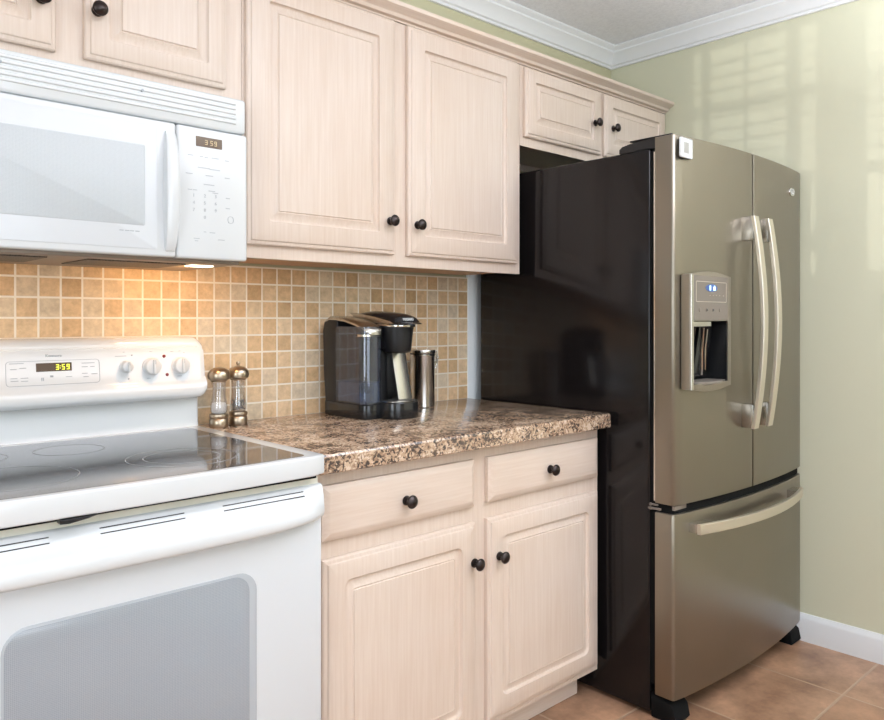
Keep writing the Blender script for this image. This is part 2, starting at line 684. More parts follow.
# left wall with two shuttered windows near the back and one plain opening
drop = (W - XL) * math.tan(R(0.3))
openings = []   # (y0,y1,z0,z1)
ya, yb = -0.91, -0.415
yc, yd = -1.50, -1.085
ztop = 2.325 + drop
zbot = 1.38 + drop
b = NB()
X0, X1 = XL - 0.1, XL
bx(b, X0, X1, yb, 0, 0, ZC)
bx(b, X0, X1, yc, ya, 0, ZC) if False else None
bx(b, X0, X1, yd, ya, 0, ZC)
for a0, a1 in ((ya, yb), (yc, yd)):
    bx(b, X0, X1, a0, a1, 0, zbot); bx(b, X0, X1, a0, a1, ztop, ZC)
bx(b, X0, X1, -1.9, yc, 0, ZC)
bx(b, X0, X1, -3.3, -1.9, 0, 0.7); bx(b, X0, X1, -3.3, -1.9, 2.3, ZC)
bx(b, X0, X1, YF, -3.3, 0, ZC)
struct('wall_left', b, 'wall', smooth=False)
b = NB()
for y0, y1, z0, z1 in ((-1.96, -1.9, 0.7, 2.3), (-3.3, -3.24, 0.7, 2.3), (-3.24, -1.96, 0.7, 0.76), (-3.24, -1.96, 2.24, 2.3), (-2.63, -2.57, 0.76, 2.24)):
    bx(b, X0 + 0.02, X1 - 0.02, y0, y1, z0, z1, 0.004)
struct('window_2', b, 'white_paint')


def shutters(y_lo, y_hi, stiles, rods, name, louver_z0):
    """plantation shutter: stiles, rails and open level louvers"""
    b = NB()
    xm0, xm1 = XL - 0.06, XL - 0.03
    for s0, s1 in stiles:
        bx(b, xm0, xm1, s0, s1, zbot, ztop, 0.002)
    for z0, z1 in ((louver_z0 - 0.05, louver_z0), (2.055 + drop, 2.085 + drop), (ztop - 0.004, ztop), (zbot, zbot + 0.004)):
        bx(b, xm0, xm1, y_lo, y_hi, z0, z1)
    z = louver_z0 + 0.05
    while z < ztop - 0.02:
        bx(b, XL - 0.075, XL - 0.015, y_lo, y_hi, z - 0.0055, z + 0.0055, 0.002, 2)
        z += 0.054
    for r0, r1 in rods:
        bx(b, XL - 0.012, XL - 0.002, r0, r1, louver_z0, ztop)
    return struct(name, b, 'white_paint')


lz = 1.775 + drop
shutters(ya, yb, ((-0.852, -0.797), (-0.490, -0.448)), ((-0.646, -0.632),), 'window_3', lz)
shutters(yc, yd, ((-1.30, -1.26),), ((-1.20, -1.185),), 'window_4', lz)


# added stand for the upward fill light, unseen behind the camera
t = thing('fill_light_stand', 'white stand added for the upward fill light, unseen behind the camera', 'lamp', (0.65, -2.4, 0))
b = NB(); lathe(b, (0.65, -2.4, 0), [(0.15, 0.001), (0.15, 0.02), (0.03, 0.03), (0, 0.031)], 'z', 32); obj('base', b, 'white_paint', t)
b = NB(); lathe(b, (0.65, -2.4, 0), [(0.014, 0.03), (0.014, 1.38)], 'z', 16); obj('pole', b, 'white_paint', t)
b = NB(); lathe(b, (0.65, -2.4, 0), [(0.02, 1.37), (0.10, 1.40), (0.19, 1.485), (0.185, 1.485), (0.10, 1.41), (0, 1.40)], 'z', 32); obj('bowl', b, 'white_paint', t)

# crown moulding
prof = [(0, 0), (0.012, 0), (0.012, 0.010), (0.020, 0.014), (0.024, 0.026), (0.034, 0.040), (0.046, 0.052),
        (0.052, 0.056), (0.052, 0.064), (0.062, 0.070), (0.070, 0.078), (0.070, 0.083), (0, 0.083)]
zc0 = 2.357
b = NB()
sweep(b, [[(XL, -d, zc0 + z) for d, z in prof], [(W - d, -d, zc0 + z) for d, z in prof]])
struct('trim_1', b, 'white_paint', angle=20)
b = NB()
sweep(b, [[(W - d, -d, zc0 + z) for d, z in prof], [(W - d, YF, zc0 + z) for d, z in prof]])
struct('trim_2', b, 'white_paint', angle=20)
# baseboard on right wall
bp = [(0.0, 0), (0.014, 0), (0.014, 0.080), (0.011, 0.090), (0.006, 0.096), (0.004, 0.102), (0, 0.102)]
b = NB()
sweep(b, [[(W - d, -0.001, z) for d, z in bp], [(W - d, YF, z) for d, z in bp]])
struct('baseboard_right', b, 'white_paint', angle=25)
# pale painted strip at the end of the tiles
b = NB(); bx(b, 1.0835, 1.165, -0.012, 0, 0, 1.81, 0.002); struct('trim_3', b, 'trim_blue')

# backsplash
b = NB(); bx(b, -1.1, 1.083, -0.008, -0.0002, 0.90, 1.368)
tag(obj('tile_backsplash', b, 'mosaic', smooth=False), 'square beige travertine mosaic tile backsplash with pale grout behind counter and range', 'backsplash')


# ------------------------------------------------------------------ cabinets
def panel_door(name, x0, x1, z0, z1, yf, th, parent, frame=0.058, rc=0.002, material='wood', arched=False):
    b = NB()
    rings_panel(b, x0, x1, z0, z1, [
        (0.000, yf + th, 0.001), (0.000, yf + 0.009, 0.001), (0.003, yf + 0.006, 0.001), (0.010, yf + 0.0045, 0.001),
        (0.012, yf + 0.0015, 0.001), (0.016, yf, 0.001),
        (frame, yf, rc + 0.004), (frame + 0.002, yf + 0.006, rc + 0.003), (frame + 0.005, yf + 0.0085, rc + 0.002), (frame + 0.010, yf + 0.0090, rc),
        (frame + 0.025, yf + 0.0025, rc * 0.5), (frame + 0.028, yf + 0.0045, rc * 0.3), (frame + 0.030, yf + 0.0015, rc * 0.2)])
    return obj(name, b, material, parent, angle=28)


def knob(x, y, z, parent, dirn=-1):
    b = NB()
    lathe(b, (x, y, z), [(0.0115, 0.0), (0.0125, 0.002), (0.0115, 0.0045), (0.0068, 0.006), (0.0055, 0.010), (0.0068, 0.0145),
                         (0.0125, 0.018), (0.0162, 0.0215), (0.0165, 0.0245), (0.0145, 0.0275), (0.0125, 0.0285), (0.0105, 0.030),
                         (0.006, 0.0325), (0.0, 0.0332)], 'y', 28, -1)
    return obj('knob', b, 'bronze', parent, angle=50)


YU, YD = -0.28, -0.30
# carcasses
def carcass(t, x0, x1, z0, z1, y_front, stiles, rails, y_back=-0.0105):
    """box sides + face frame; stiles: x ranges, rails: z ranges"""
    b = NB()
    bx(b, x0 + 0.003, x1 - 0.003, y_front + 0.019, y_back, z0 + 0.012, z1, 0.001, 1)
    obj('body', b, 'wood', t)
    b = NB()
    for s0, s1 in stiles:
        bx(b, s0, s1, y_front, y_front + 0.019, z0, z1, 0.0008, 1)
    for r0, r1 in rails:
        bx(b, x0, x1, y_front + 0.0004, y_front + 0.0188, r0, r1, 0.0006, 1)
    obj('face_frame', b, 'wood', t)


# above the microwave
t = thing('wall_cabinet', 'short pickled wood wall cabinet directly above the white microwave', 'cabinet', (-0.4, -0.011, 1.752), 'pickled wood wall cabinets')
carcass(t, -0.82, 0.004, 1.752, 2.10, YU, ((-0.82, -0.76), (-0.47, -0.34), (-0.055, 0.004)), ((1.752, 1.795), (2.06, 2.10)))
d = panel_door('door', -0.378, -0.043, 1.782, 2.085, YD, 0.0195, t, 0.05, 0.002); knob(-0.355, YD, 1.888, d)
d = panel_door('door', -0.786, -0.436, 1.782, 2.085, YD, 0.0195, t, 0.05, 0.002); knob(-0.468, YD, 1.884, d)

# tall pair
t = thing('wall_cabinet', 'tall two-door pickled wood wall cabinet above the coffee maker', 'cabinet', (0.54, -0.011, 1.368), 'pickled wood wall cabinets')
carcass(t, 0.005, 1.0695, 1.368, 2.10, YU, ((0.005, 0.06), (0.45, 0.60), (1.01, 1.0695)), ((1.368, 1.42), (2.06, 2.10)))
b = NB(); bx(b, 0.012, 1.062, -0.26, -0.012, 1.3755, 1.3795); obj('bottom_panel', b, 'wood_raw', t)
d = panel_door('door', 0.012, 0.497, 1.402, 2.096, YD, 0.0195, t, 0.062, 0.002); knob(0.473, YD, 1.499, d)
d = panel_door('door', 0.548, 1.046, 1.402, 2.096, YD, 0.0195, t, 0.062, 0.002); knob(0.579, YD, 1.496, d)

# above fridge
t = thing('wall_cabinet', 'short two-door pickled wood wall cabinet above the refrigerator', 'cabinet', (1.54, -0.011, 1.818), 'pickled wood wall cabinets')
carcass(t, 1.0705, 2.021, 1.818, 2.10, YU, ((1.0705, 1.12), (1.50, 1.58), (1.97, 2.021)), ((1.818, 1.87), (2.06, 2.10)))
d = panel_door('door', 1.086, 1.532, 1.850, 2.094, YD, 0.0195, t, 0.048, 0.002); knob(1.484, YD, 1.964, d)
d = panel_door('door', 1.556, 1.998, 1.850, 2.094, YD, 0.0195, t, 0.048, 0.002); knob(1.604, YD, 1.963, d)

# cleat on the wall behind the fridge (pale wood strip)
b = NB(); bx(b, 1.075, 2.018, -0.030, -0.0105, 1.803, 1.8295, 0.001, 1)
obj('hanging_rail', b, 'wood', t)

# cabinet crown
cp = [(YU + 0.02, 2.1015), (YU - 0.003, 2.1015), (YU - 0.004, 2.106), (YU - 0.016, 2.109), (YU - 0.020, 2.118), (YU - 0.034, 2.126),
      (YU - 0.044, 2.131), (YU - 0.046, 2.139), (YU - 0.046, 2.142), (YU + 0.02, 2.142)]
b = NB()
sweep(b, [[(-0.82, y, z) for y, z in cp], [(2.021, y, z) for y, z in cp]])
tag(obj('crown_trim', b, 'wood_h', angle=20), 'long pickled wood crown strip running along the tops of the wall cabinets', 'moulding')

# base cabinet
YB, YBD = -0.60, -0.62
t = thing('base_cabinet', 'pickled wood base cabinet with two drawers and two doors under the brown counter', 'cabinet', (0.53, -0.011, 0.0))
b = NB()
bx(b, 0.004, 1.076, YB + 0.019, -0.0105, 0.10, 0.868, 0.001, 1)
obj('body', b, 'wood', t)
b = NB()
for s0, s1 in ((0.001, 0.05), (0.485, 0.585), (1.02, 1.079)):
    bx(b, s0, s1, YB, YB + 0.019, 0.095, 0.868, 0.0008, 1)
for r0, r1 in ((0.095, 0.135), (0.655, 0.725), (0.828, 0.868)):
    bx(b, 0.001, 1.079, YB + 0.0004, YB + 0.0188, r0, r1, 0.0006, 1)
obj('face_frame', b, 'wood', t)
b = NB(); bx(b, 0.004, 1.060, -0.535, -0.02, 0.001, 0.0995, 0.001, 1)
obj('toe_kick', b, 'wood_h', t)


def drawer_front(x0, x1, z0, z1, parent):
    b = NB()
    rings_panel(b, x0, x1, z0, z1, [(0, YBD + 0.0195, 0.001), (0, YBD + 0.008, 0.001), (0.004, YBD + 0.0055, 0.001), (0.014, YBD + 0.001, 0.001), (0.018, YBD, 0.001)])
    return obj('drawer', b, 'wood_h', parent, angle=20)


d = drawer_front(0.024, 0.509, 0.711, 0.836, t); knob(0.264, YBD, 0.768, d)
d = drawer_front(0.561, 1.063, 0.714, 0.836, t); knob(0.816, YBD, 0.771, d)
d = panel_door('door', 0.026, 0.512, 0.118, 0.669, YBD, 0.0195, t, 0.054, 0.016); knob(0.500, YBD, 0.564, d)
d = panel_door('door', 0.558, 1.063, 0.118, 0.669, YBD, 0.0195, t, 0.054, 0.016); knob(0.598, YBD, 0.562, d)

# countertop
b = NB()
prism(b, [(-0.0085, 0.87), (-0.646, 0.87), (-0.649, 0.873), (-0.649, 0.908), (-0.646, 0.9125), (-0.640, 0.9145), (-0.0085, 0.9145)], -0.004, 1.082, 'x', 0.0012, 2)
tag(obj('countertop', b, 'granite', angle=30), 'brown speckled granite-look countertop between the range and refrigerator', 'countertop')

# ------------------------------------------------------------------ range
RX0, RX1 = -0.770, -0.008
t = thing('electric_range', 'white freestanding electric range with black glass cooktop left of the base cabinet', 'stove', (-0.39, -0.02, 0))
b = NB()
bx(b, RX0 + 0.004, RX1 - 0.002, -0.635, -0.02, 0.05, 0.868, 0.004)
obj('body', b, 'white', t)
for fx in (RX0 + 0.05, RX1 - 0.05):
    for fy in (-0.58, -0.08):
        b = NB(); lathe(b, (fx, fy, 0), [(0.018, 0.0005), (0.018, 0.02), (0.010, 0.022), (0.010, 0.052)], 'z', 16); obj('foot', b, 'black', t)


def bowx(x, amt=0.012):
    u = (x - (RX0 + RX1) / 2) / ((RX1 - RX0) / 2)
    return amt * (1 - u * u)


# cooktop frame, bowed front
ct = 0.921
N = 24
pts = [(RX1, -0.02), (RX0, -0.02)]
xs = [RX0 + (RX1 - RX0) * i / N for i in range(N + 1)]
out = []
for i, x in enumerate(xs):
    y = -0.680 - bowx(x, 0.010)
    if i == 0 or i == N:
        y += 0.012
    out.append((x, y))
pts = [(RX1, -0.02), (RX0, -0.02)] + out
b = NB()
prism(b, pts, 0.878, ct, 'z', 0.005, 3)
obj('cooktop_frame', b, 'white', t, angle=40)
b = NB()
g = rrect(RX0 + 0.032, -0.049, -0.664, -0.100, 0.016, 6)
g = [q for q in g if True]
left_c = [q for q in g[12:18]]
right_c = [q for q in g[18:24]]
front = []
for i in range(1, 16):
    x = left_c[-1][0] + (right_c[0][0] - left_c[-1][0]) * i / 16
    front.append((x, -0.664 - 0.009 * (1 - (2 * i / 16 - 1) ** 2)))
g = g[:18] + front + right_c
prism(b, g, ct - 0.003, ct + 0.0007, 'z', 0.0)
glass = obj('glass_cooktop', b, 'glass_top', t)


def ring(cx, cy, r, w=0.0022):
    b = NB()
    seg = 72
    z = ct + 0.0011
    vs = []
    for rr, zz in ((r, z - 0.001), (r, z), (r - w, z), (r - w, z - 0.001)):
        vs.append([b.verts.new((cx + rr * math.cos(2 * math.pi * i / seg), cy + rr * math.sin(2 * math.pi * i / seg), zz)) for i in range(seg)])
    for k in range(4):
        A, B = vs[k], vs[(k + 1) % 4]
        for i in range(seg):
            b.faces.new((A[i], A[(i + 1) % seg], B[(i + 1) % seg], B[i]))
    bmesh.ops.recalc_face_normals(b, faces=b.faces[:])
    obj('burner_ring', b, 'ring', glass)


ring(-0.575, -0.495, 0.118)
ring(-0.250, -0.500, 0.112)
ring(-0.250, -0.500, 0.078)
ring(-0.395, -0.245, 0.072)
ring(-0.600, -0.230, 0.085)

# backguard and console (profile along x)
b = NB()
prism(b, [(-0.021, ct), (-0.070, ct), (-0.064, 0.94), (-0.062, 1.015), (-0.021, 1.015)], RX0 + 0.003, RX1 - 0.001, 'x', 0.006, 3)
obj('backguard', b, 'white', t, angle=40)
con = [(-0.020, 1.002), (-0.092, 1.000), (-0.101, 1.004), (-0.106, 1.014), (-0.105, 1.030), (-0.096, 1.045), (-0.090, 1.050), (-0.080, 1.135), (-0.0795, 1.1375), (-0.071, 1.1385), (-0.070, 1.150),
       (-0.062, 1.159), (-0.048, 1.164), (-0.034, 1.164), (-0.024, 1.160), (-0.020, 1.150)]
b = NB()
xs = [RX0 + 0.0, RX0 + 0.003, RX0 + 0.009, RX0 + 0.018, RX0 + 0.030, RX1 - 0.022, RX1 - 0.010, RX1 - 0.003, RX1 + 0.002, RX1 + 0.007]
secs = []
cy, cz = -0.06, 1.085
for i, x in enumerate(xs):
    k = min(i, len(xs) - 1 - i)
    sc = (0.80, 0.88, 0.94, 0.98, 1.0)[k]
    secs.append([(x, cy + (p[0] - cy) * (0.55 + 0.45 * sc if p[0] < cy else 1), cz + (p[1] - cz) * sc) for p in con])
sweep(b, secs)
console = obj('control_console', b, 'white', t, angle=45)


def con_y(z):      # console face
    return -0.090 + (z - 1.050) / (1.135 - 1.050) * 0.010


def stamp(x0, x1, z0, z1, material, parent, name, lift=0.0007, th=0.002, yfun=con_y, r=0.0):
    """thin plate following the tilted console face"""
    b = NB()
    ya_, yb_ = yfun(z0), yfun(z1)
    bb = bmesh.new()
    pts = rrect(x0, x1, z0, z1, r, 4) if r else [(x0, z0), (x1, z0), (x1, z1), (x0, z1)]
    F = [bb.verts.new((p[0], yfun(p[1]) - lift, p[1])) for p in pts]
    K = [bb.verts.new((p[0], yfun(p[1]) - lift + th, p[1])) for p in pts]
    bb.faces.new(F); bb.faces.new(K[::-1])
    k = len(pts)
    for i in range(k):
        bb.faces.new((F[i], K[i], K[(i + 1) % k], F[(i + 1) % k]))
    bmesh.ops.recalc_face_normals(bb, faces=bb.faces[:])
    merge(b, bb)
    return obj(name, b, material, parent)


def frame_line(x0, x1, z0, z1, w, yfun, r=0.008, lift=0.0006):
    b = NB()
    o_ = rrect(x0, x1, z0, z1, r, 5)
    i_ = rrect(x0 + w, x1 - w, z0 + w, z1 - w, max(r - w, 0.0005), 5)
    bb = bmesh.new()
    O = [bb.verts.new((p[0], yfun(p[1]) - lift, p[1])) for p in o_]
    I = [bb.verts.new((p[0], yfun(p[1]) - lift, p[1])) for p in i_]
    O2 = [bb.verts.new((p[0], yfun(p[1]) + 0.0015, p[1])) for p in o_]
    I2 = [bb.verts.new((p[0], yfun(p[1]) + 0.0015, p[1])) for p in i_]
    k = len(o_)
    for i in range(k):
        j = (i + 1) % k
        bb.faces.new((O[i], O[j], I[j], I[i]))
        bb.faces.new((O2[i], O2[j], O[j], O[i]))
        bb.faces.new((I[i], I[j], I2[j], I2[i]))
        bb.faces.new((O2[i], O2[j], I2[j], I2[i]))
    bmesh.ops.recalc_face_normals(bb, faces=bb.faces[:])
    merge(b, bb)
    return b


# keypad outline, display, digits, legends
obj('keypad_outline', frame_line(-0.484, -0.276, 1.055, 1.113, 0.0012, con_y), 'light_print', console)
disp = stamp(-0.420, -0.341, 1.087, 1.107, 'display', console, 'display')


def seven(b, ch, x, z, w, h, s, y):
    segs = {'0': 'abcdef', '1': 'bc', '2': 'abged', '3': 'abgcd', '4': 'fgbc', '5': 'afgcd', '6': 'afgedc', '7': 'abc', '8': 'abcdefg', '9': 'abcdfg'}[ch]
    H = h / 2
    R_ = {'a': (x, x + w, z + h - s, z + h), 'd': (x, x + w, z, z + s), 'g': (x, x + w, z + H - s / 2, z + H + s / 2),
          'f': (x, x + s, z + H, z + h), 'e': (x, x + s, z, z + H), 'b': (x + w - s, x + w, z + H, z + h), 'c': (x + w - s, x + w, z, z + H)}
    for k in segs:
        q = R_[k]
        bx(b, q[0], q[1], y - 0.0004, y + 0.0008, q[2], q[3])


b = NB()
yy = con_y(1.105) - 0.0036
seven(b, '3', -0.377, 1.0905, 0.0062, 0.0125, 0.0016, yy)
seven(b, '5', -0.3635, 1.0905, 0.0062, 0.0125, 0.0016, yy)
seven(b, '9', -0.3530, 1.0905, 0.0062, 0.0125, 0.0016, yy)
bx(b, -0.3685, -0.3668, yy - 0.0004, yy + 0.001, 1.0935, 1.0952)
bx(b, -0.3685, -0.3668, yy - 0.0004, yy + 0.001, 1.0985, 1.1002)
obj('digits', b, 'digit_yellow', disp)
b = NB()
rnd = random.Random(4)
for lx, lz_, lw in ((-0.476, 1.107, 0.030), (-0.474, 1.094, 0.013), (-0.455, 1.096, 0.014), (-0.474, 1.073, 0.014), (-0.453, 1.073, 0.016), (-0.474, 1.067, 0.016), (-0.452, 1.066, 0.014),
                    (-0.318, 1.103, 0.030), (-0.318, 1.094, 0.014), (-0.298, 1.094, 0.010), (-0.318, 1.078, 0.013), (-0.296, 1.076, 0.014), (-0.315, 1.070, 0.012),
                    (-0.355, 1.072, 0.014)):
    yv = con_y(lz_) - 0.0005
    b = NB(); bx(b, lx, lx + lw, yv, yv + 0.003, lz_, lz_ + 0.0016); obj('printed_legend', b, 'light_print', console)
for lx in (-0.409, -0.4055):
    bx(b, lx, lx + 0.0016, con_y(1.07) - 0.0012, con_y(1.07) + 0.002, 1.065, 1.073) if False else None
    b = NB(); bx(b, lx, lx + 0.0016, con_y(1.07) - 0.0012, con_y(1.07) + 0.002, 1.065, 1.073); obj('printed_legend', b, 'light_print', console)
b = NB(); bx(b, -0.390, -0.383, con_y(1.075) - 0.0008, con_y(1.075) + 0.002, 1.073, 1.0775)
obj('printed_legend', b, 'grey_print', console)
obj('brand_lettering', text_bm('Kenmore', 0.0095, (-0.381, con_y(1.124) - 0.0006, 1.124), bold=0.0001), 'grey_print', console)


def range_knob(x, z, r, parent):
    y = con_y(z)
    b = NB()
    lathe(b, (x, y, z), [(r * 1.12, 0), (r * 1.12, 0.003), (r, 0.0045), (r * 0.97, 0.014), (r * 0.90, 0.0175), (r * 0.8, 0.0185), (0, 0.0185)], 'y', 40, -1)
    bx(b, x - r * 0.17, x + r * 0.17, y - 0.027, y - 0.01, z - r * 0.88, z + r * 0.88, 0.0025, 3)
    k = obj('control_knob', b, 'white_matte', parent, angle=40)
    b = NB(); bx(b, x - 0.0007, x + 0.0007, y - 0.0275, y - 0.02, z + r * 0.3, z + r * 0.82)
    obj('pointer_mark', b, 'grey_print', k)


range_knob(-0.212, 1.091, 0.0145, console)
range_knob(-0.1465, 1.089, 0.0215, console)
range_knob(-0.0695, 1.089, 0.0215, console)
b = NB()
for lx, lz_ in ((-0.196, 1.119), (-0.2065, 1.060)):
    b = NB(); lathe(b, (lx, con_y(lz_), lz_), [(0.0022, -0.001), (0.0022, 0.001), (0, 0.0012)], 'y', 12, -1); obj('dial_mark', b, 'grey_print', console)
for lx, lz_, lw in ((-0.238, 1.117, 0.028), (-0.218, 1.127, 0.004), (-0.151, 1.126, 0.008), (-0.160, 1.058, 0.010), (-0.073, 1.126, 0.006), (-0.060, 1.121, 0.004), (-0.095, 1.125, 0.008), (-0.079, 1.060, 0.012)):
    yv = con_y(lz_) - 0.0006
    b = NB(); bx(b, lx, lx + lw, yv, yv + 0.003, lz_, lz_ + 0.0014); obj('dial_mark', b, 'light_print', console)
for lx, lz_ in ((-0.1125, 1.114), (-0.1065, 1.066)):
    b = NB(); lathe(b, (lx, con_y(lz_), lz_), [(0.0042, -0.001), (0.0042, 0.0015), (0.003, 0.003), (0, 0.0034)], 'y', 16, -1)
    obj('indicator_light', b, 'red', console)

# dark strip for the gap's shade + latch under cooktop
b = NB(); bx(b, RX0 + 0.02, RX1 - 0.02, -0.668, -0.634, 0.8715, 0.8778); obj('gap_shade_strip', b, 'dark_gap', t)
b = NB(); bx(b, RX0 + 0.006, RX1 - 0.006, -0.652, -0.634, 0.84, 0.8712); obj('front_lip', b, 'cream', t)
b = NB(); prism(b, [(-0.545, 0.877), (-0.544, 0.870), (-0.530, 0.869), (-0.50, 0.873), (-0.485, 0.877)], -0.690, -0.669, 'y', 0.001, 1); obj('door_latch', b, 'black', t)

# oven door
DX0, DX1 = RX0 + 0.002, RX1 - 0.002
b = NB()
bx(b, DX0, DX1, -0.662, -0.636, 0.20, 0.80, 0.004)
door = obj('oven_door', b, 'white_panel', t)
# door top + bowed grip
b = NB()
secs = []
K = 40
for i in range(K + 1):
    x = DX0 + (DX1 - DX0) * i / K
    u = abs((x - (DX0 + DX1) / 2) / ((DX1 - DX0) / 2))
    e = 1 - u ** 5
    bow = 0.030 * (1 - u ** 10)
    zlow = 0.778 + 0.010 * u ** 4
    r_ = 1 if 0 < i < K else 0.8
    secs.append([(x, -0.637, 0.856), (x, -0.658, 0.856), (x, -0.663, 0.853), (x, -0.669 - bow * 0.18, 0.834), (x, -0.670 - bow * 0.32, 0.826), (x, -0.671 - bow * 0.62, 0.818),
                 (x, -0.672 - bow * 0.88, 0.808), (x, -0.672 - bow * 0.99, 0.797), (x, -0.671 - bow, zlow + 0.007), (x, -0.668 - bow * 0.97, zlow + 0.001),
                 (x, -0.663 - bow * 0.9, zlow), (x, -0.655, zlow + 0.001), (x, -0.637, zlow)])
sweep(b, secs)
grip = obj('door_grip', b, 'white', door, angle=50)


def slope_y(z):
    return -0.663 - (0.853 - z) / (0.853 - 0.834) * (0.006 + 0.18 * 0.030)


b = NB()
for x0, x1 in ((-0.243, -0.060), (-0.474, -0.321), (-0.72, -0.556)):
    for z in (0.8470, 0.8385):
        y = slope_y(z)
        bx(b, x0, x1, y - 0.0012, y + 0.003, z - 0.0008, z + 0.0008)
obj('vent_slots', b, 'slot', door)
b = NB()
wy = -0.662
rings_panel(b, -0.626, -0.167, 0.32, 0.7055, [(0, wy + 0.002, 0.04), (0, wy - 0.0008, 0.04), (0.001, wy - 0.0012, 0.039)], 8)
bd = obj('window_border', b, 'oven_border', door)
b = NB()
rings_panel(b, -0.6215, -0.1835, 0.332, 0.7005, [(0, wy + 0.002, 0.034), (0, wy - 0.0016, 0.034), (0.001, wy - 0.0020, 0.033)], 8)
obj('window_glass', b, 'oven_glass', bd)
b = NB(); bx(b, DX0, DX1, -0.668, -0.636, 0.055, 0.192, 0.005); obj('storage_drawer', b, 'white', t)

# ------------------------------------------------------------------ microwave
MX0, MX1 = -0.795, -0.030
MY = -0.37
t = thing('microwave', 'white over-the-range microwave with vent grille mounted above the range', 'microwave', (-0.41, -0.011, 1.349))
b = NB()
bx(b, MX0 + 0.003, MX1 - 0.003, -0.335, -0.0105, 1.352, 1.740, 0.003)
obj('casing', b, 'white_matte', t)
b = NB()
bx(b, MX0, MX1, MY + 0.002, -0.334, 1.6565, 1.741, 0.008)
grille = obj('vent_grille', b, 'white', t)
for k in range(5):
    z = 1.6775 + k * 0.0115
    b = NB()
    # slanted louver slat
    prism(b, [(MY - 0.0005, z), (MY - 0.0015, z + 0.0015), (MY - 0.0015, z + 0.0055), (MY + 0.004, z + 0.0085), (MY + 0.006, z + 0.0)], MX0 + 0.03, MX1 - 0.028, 'x', 0.0006, 1)
    obj('louver', b, 'white', grille, angle=30)
b = NB()
for x, z in ((-0.560, 1.713), (-0.283, 1.713)):
    b = NB(); lathe(b, (x, MY + 0.003, z), [(0.003, 0), (0.003, 0.0062), (0, 0.0066)], 'y', 12, -1); obj('screw', b, 'grey_print', grille)
# door
b = NB(); bx(b, MX0, -0.2075, MY - 0.004, -0.334, 1.350, 1.6535, 0.006)
door = obj('door', b, 'white', t)
b = NB()
rings_panel(b, MX0 + 0.045, -0.2515, 1.366, 1.641, [(0, MY, 0.004), (0, MY - 0.0052, 0.004), (0.001, MY - 0.0056, 0.004)])
pn = obj('door_panel', b, 'white_panel', door)
b = NB()
rings_panel(b, MX0 + 0.075, -0.279, 1.416, 1.593, [(0, MY, 0.004), (0, MY - 0.0060, 0.004), (0.002, MY - 0.0068, 0.004)])
obj('window_glass', b, 'micro_glass', door)
b = NB()
for x0 in (-0.334, -0.322, -0.312, -0.300):
    bx(b, x0, x0 + 0.009, MY - 0.0062, MY - 0.004, 1.4015, 1.4035)
obj('brand_print', b, 'light_print', door)
# handle: tapered vertical grip bowed outward
b = NB()
secs = []
for i in range(25):
    u = i / 24
    z = 1.364 + (1.632 - 1.364) * u
    w = 0.0115 + 0.005 * math.sin(math.pi * u)
    d = 0.005 + 0.023 * math.sin(math.pi * u) ** 0.6
    xc_ = -0.2225
    y0 = MY - 0.003
    secs.append([(xc_ - w, y0, z), (xc_ - w * 0.9, y0 - d * 0.85, z), (xc_ - w * 0.5, y0 - d, z), (xc_ + w * 0.5, y0 - d, z), (xc_ + w * 0.9, y0 - d * 0.85, z), (xc_ + w, y0, z)])
sweep(b, secs)
obj('handle', b, 'white', door, angle=50)
# control panel
b = NB(); bx(b, -0.2055, MX1, MY - 0.004, -0.334, 1.350, 1.6535, 0.006)
cpn = obj('control_panel', b, 'white', t)
PY = MY - 0.004
b = NB(); bx(b, -0.161, -0.096, PY - 0.001, PY + 0.002, 1.610, 1.633, 0.0006, 1)
dsp = obj('display', b, 'display2', cpn)
b = NB()
yy = PY - 0.0015
seven(b, '3', -0.139, 1.6155, 0.006, 0.011, 0.0014, yy)
seven(b, '5', -0.126, 1.6155, 0.006, 0.011, 0.0014, yy)
seven(b, '9', -0.116, 1.6155, 0.006, 0.011, 0.0014, yy)
obj('digits', b, 'digit_dim', dsp)


def mp_(px, py):   # point of the control panel seen at a photograph position (used for its printed legend)
    return (-0.161 + (px - 195) / 27.0 * 0.065, 1.6215 - (py - 143) * 0.00240 + (px - 208) * 0.0003)


b = NB()
for px, py, w in ((187, 155, .013), (199, 156.5, .008), (204, 157.5, .008), (211, 158, .018), (225, 160.5, .010), (197, 167, .030), (209, 169, .026), (185, 172.5, .016), (205, 175, .018),
                  (225, 177.5, .012), (203, 183.5, .026), (187, 188, .010), (192, 188.5, .010), (208, 190, .016), (212, 192, .014), (226, 207.5, .010), (203, 229.5, .006), (209, 230.5, .014),
                  (193, 235, .014), (194, 237.5, .008), (218, 238, .016), (226, 197.5, .010)):
    x, z = mp_(px, py)
    b = NB(); bx(b, x, x + w, PY - 0.0006, PY + 0.001, z, z + 0.0016); obj('printed_legend', b, 'light_print', cpn)
for k, ch in enumerate('1234567890'):
    col, row = (k % 3, k // 3) if k < 9 else (1, 3)
    x = -0.166 + col * 0.027
    z = 1.4955 - row * 0.0165 + 0.001 * col
    obj('keypad_digit', text_bm(ch, 0.0105, (x, PY - 0.0003, z)), 'light_print', cpn)
b = NB()
bb = frame_line(-0.0815, -0.0665, 1.438, 1.455, 0.0011, lambda z: PY, 0.0065)
merge(b, bb)
obj('start_key_ring', b, 'light_print', cpn)

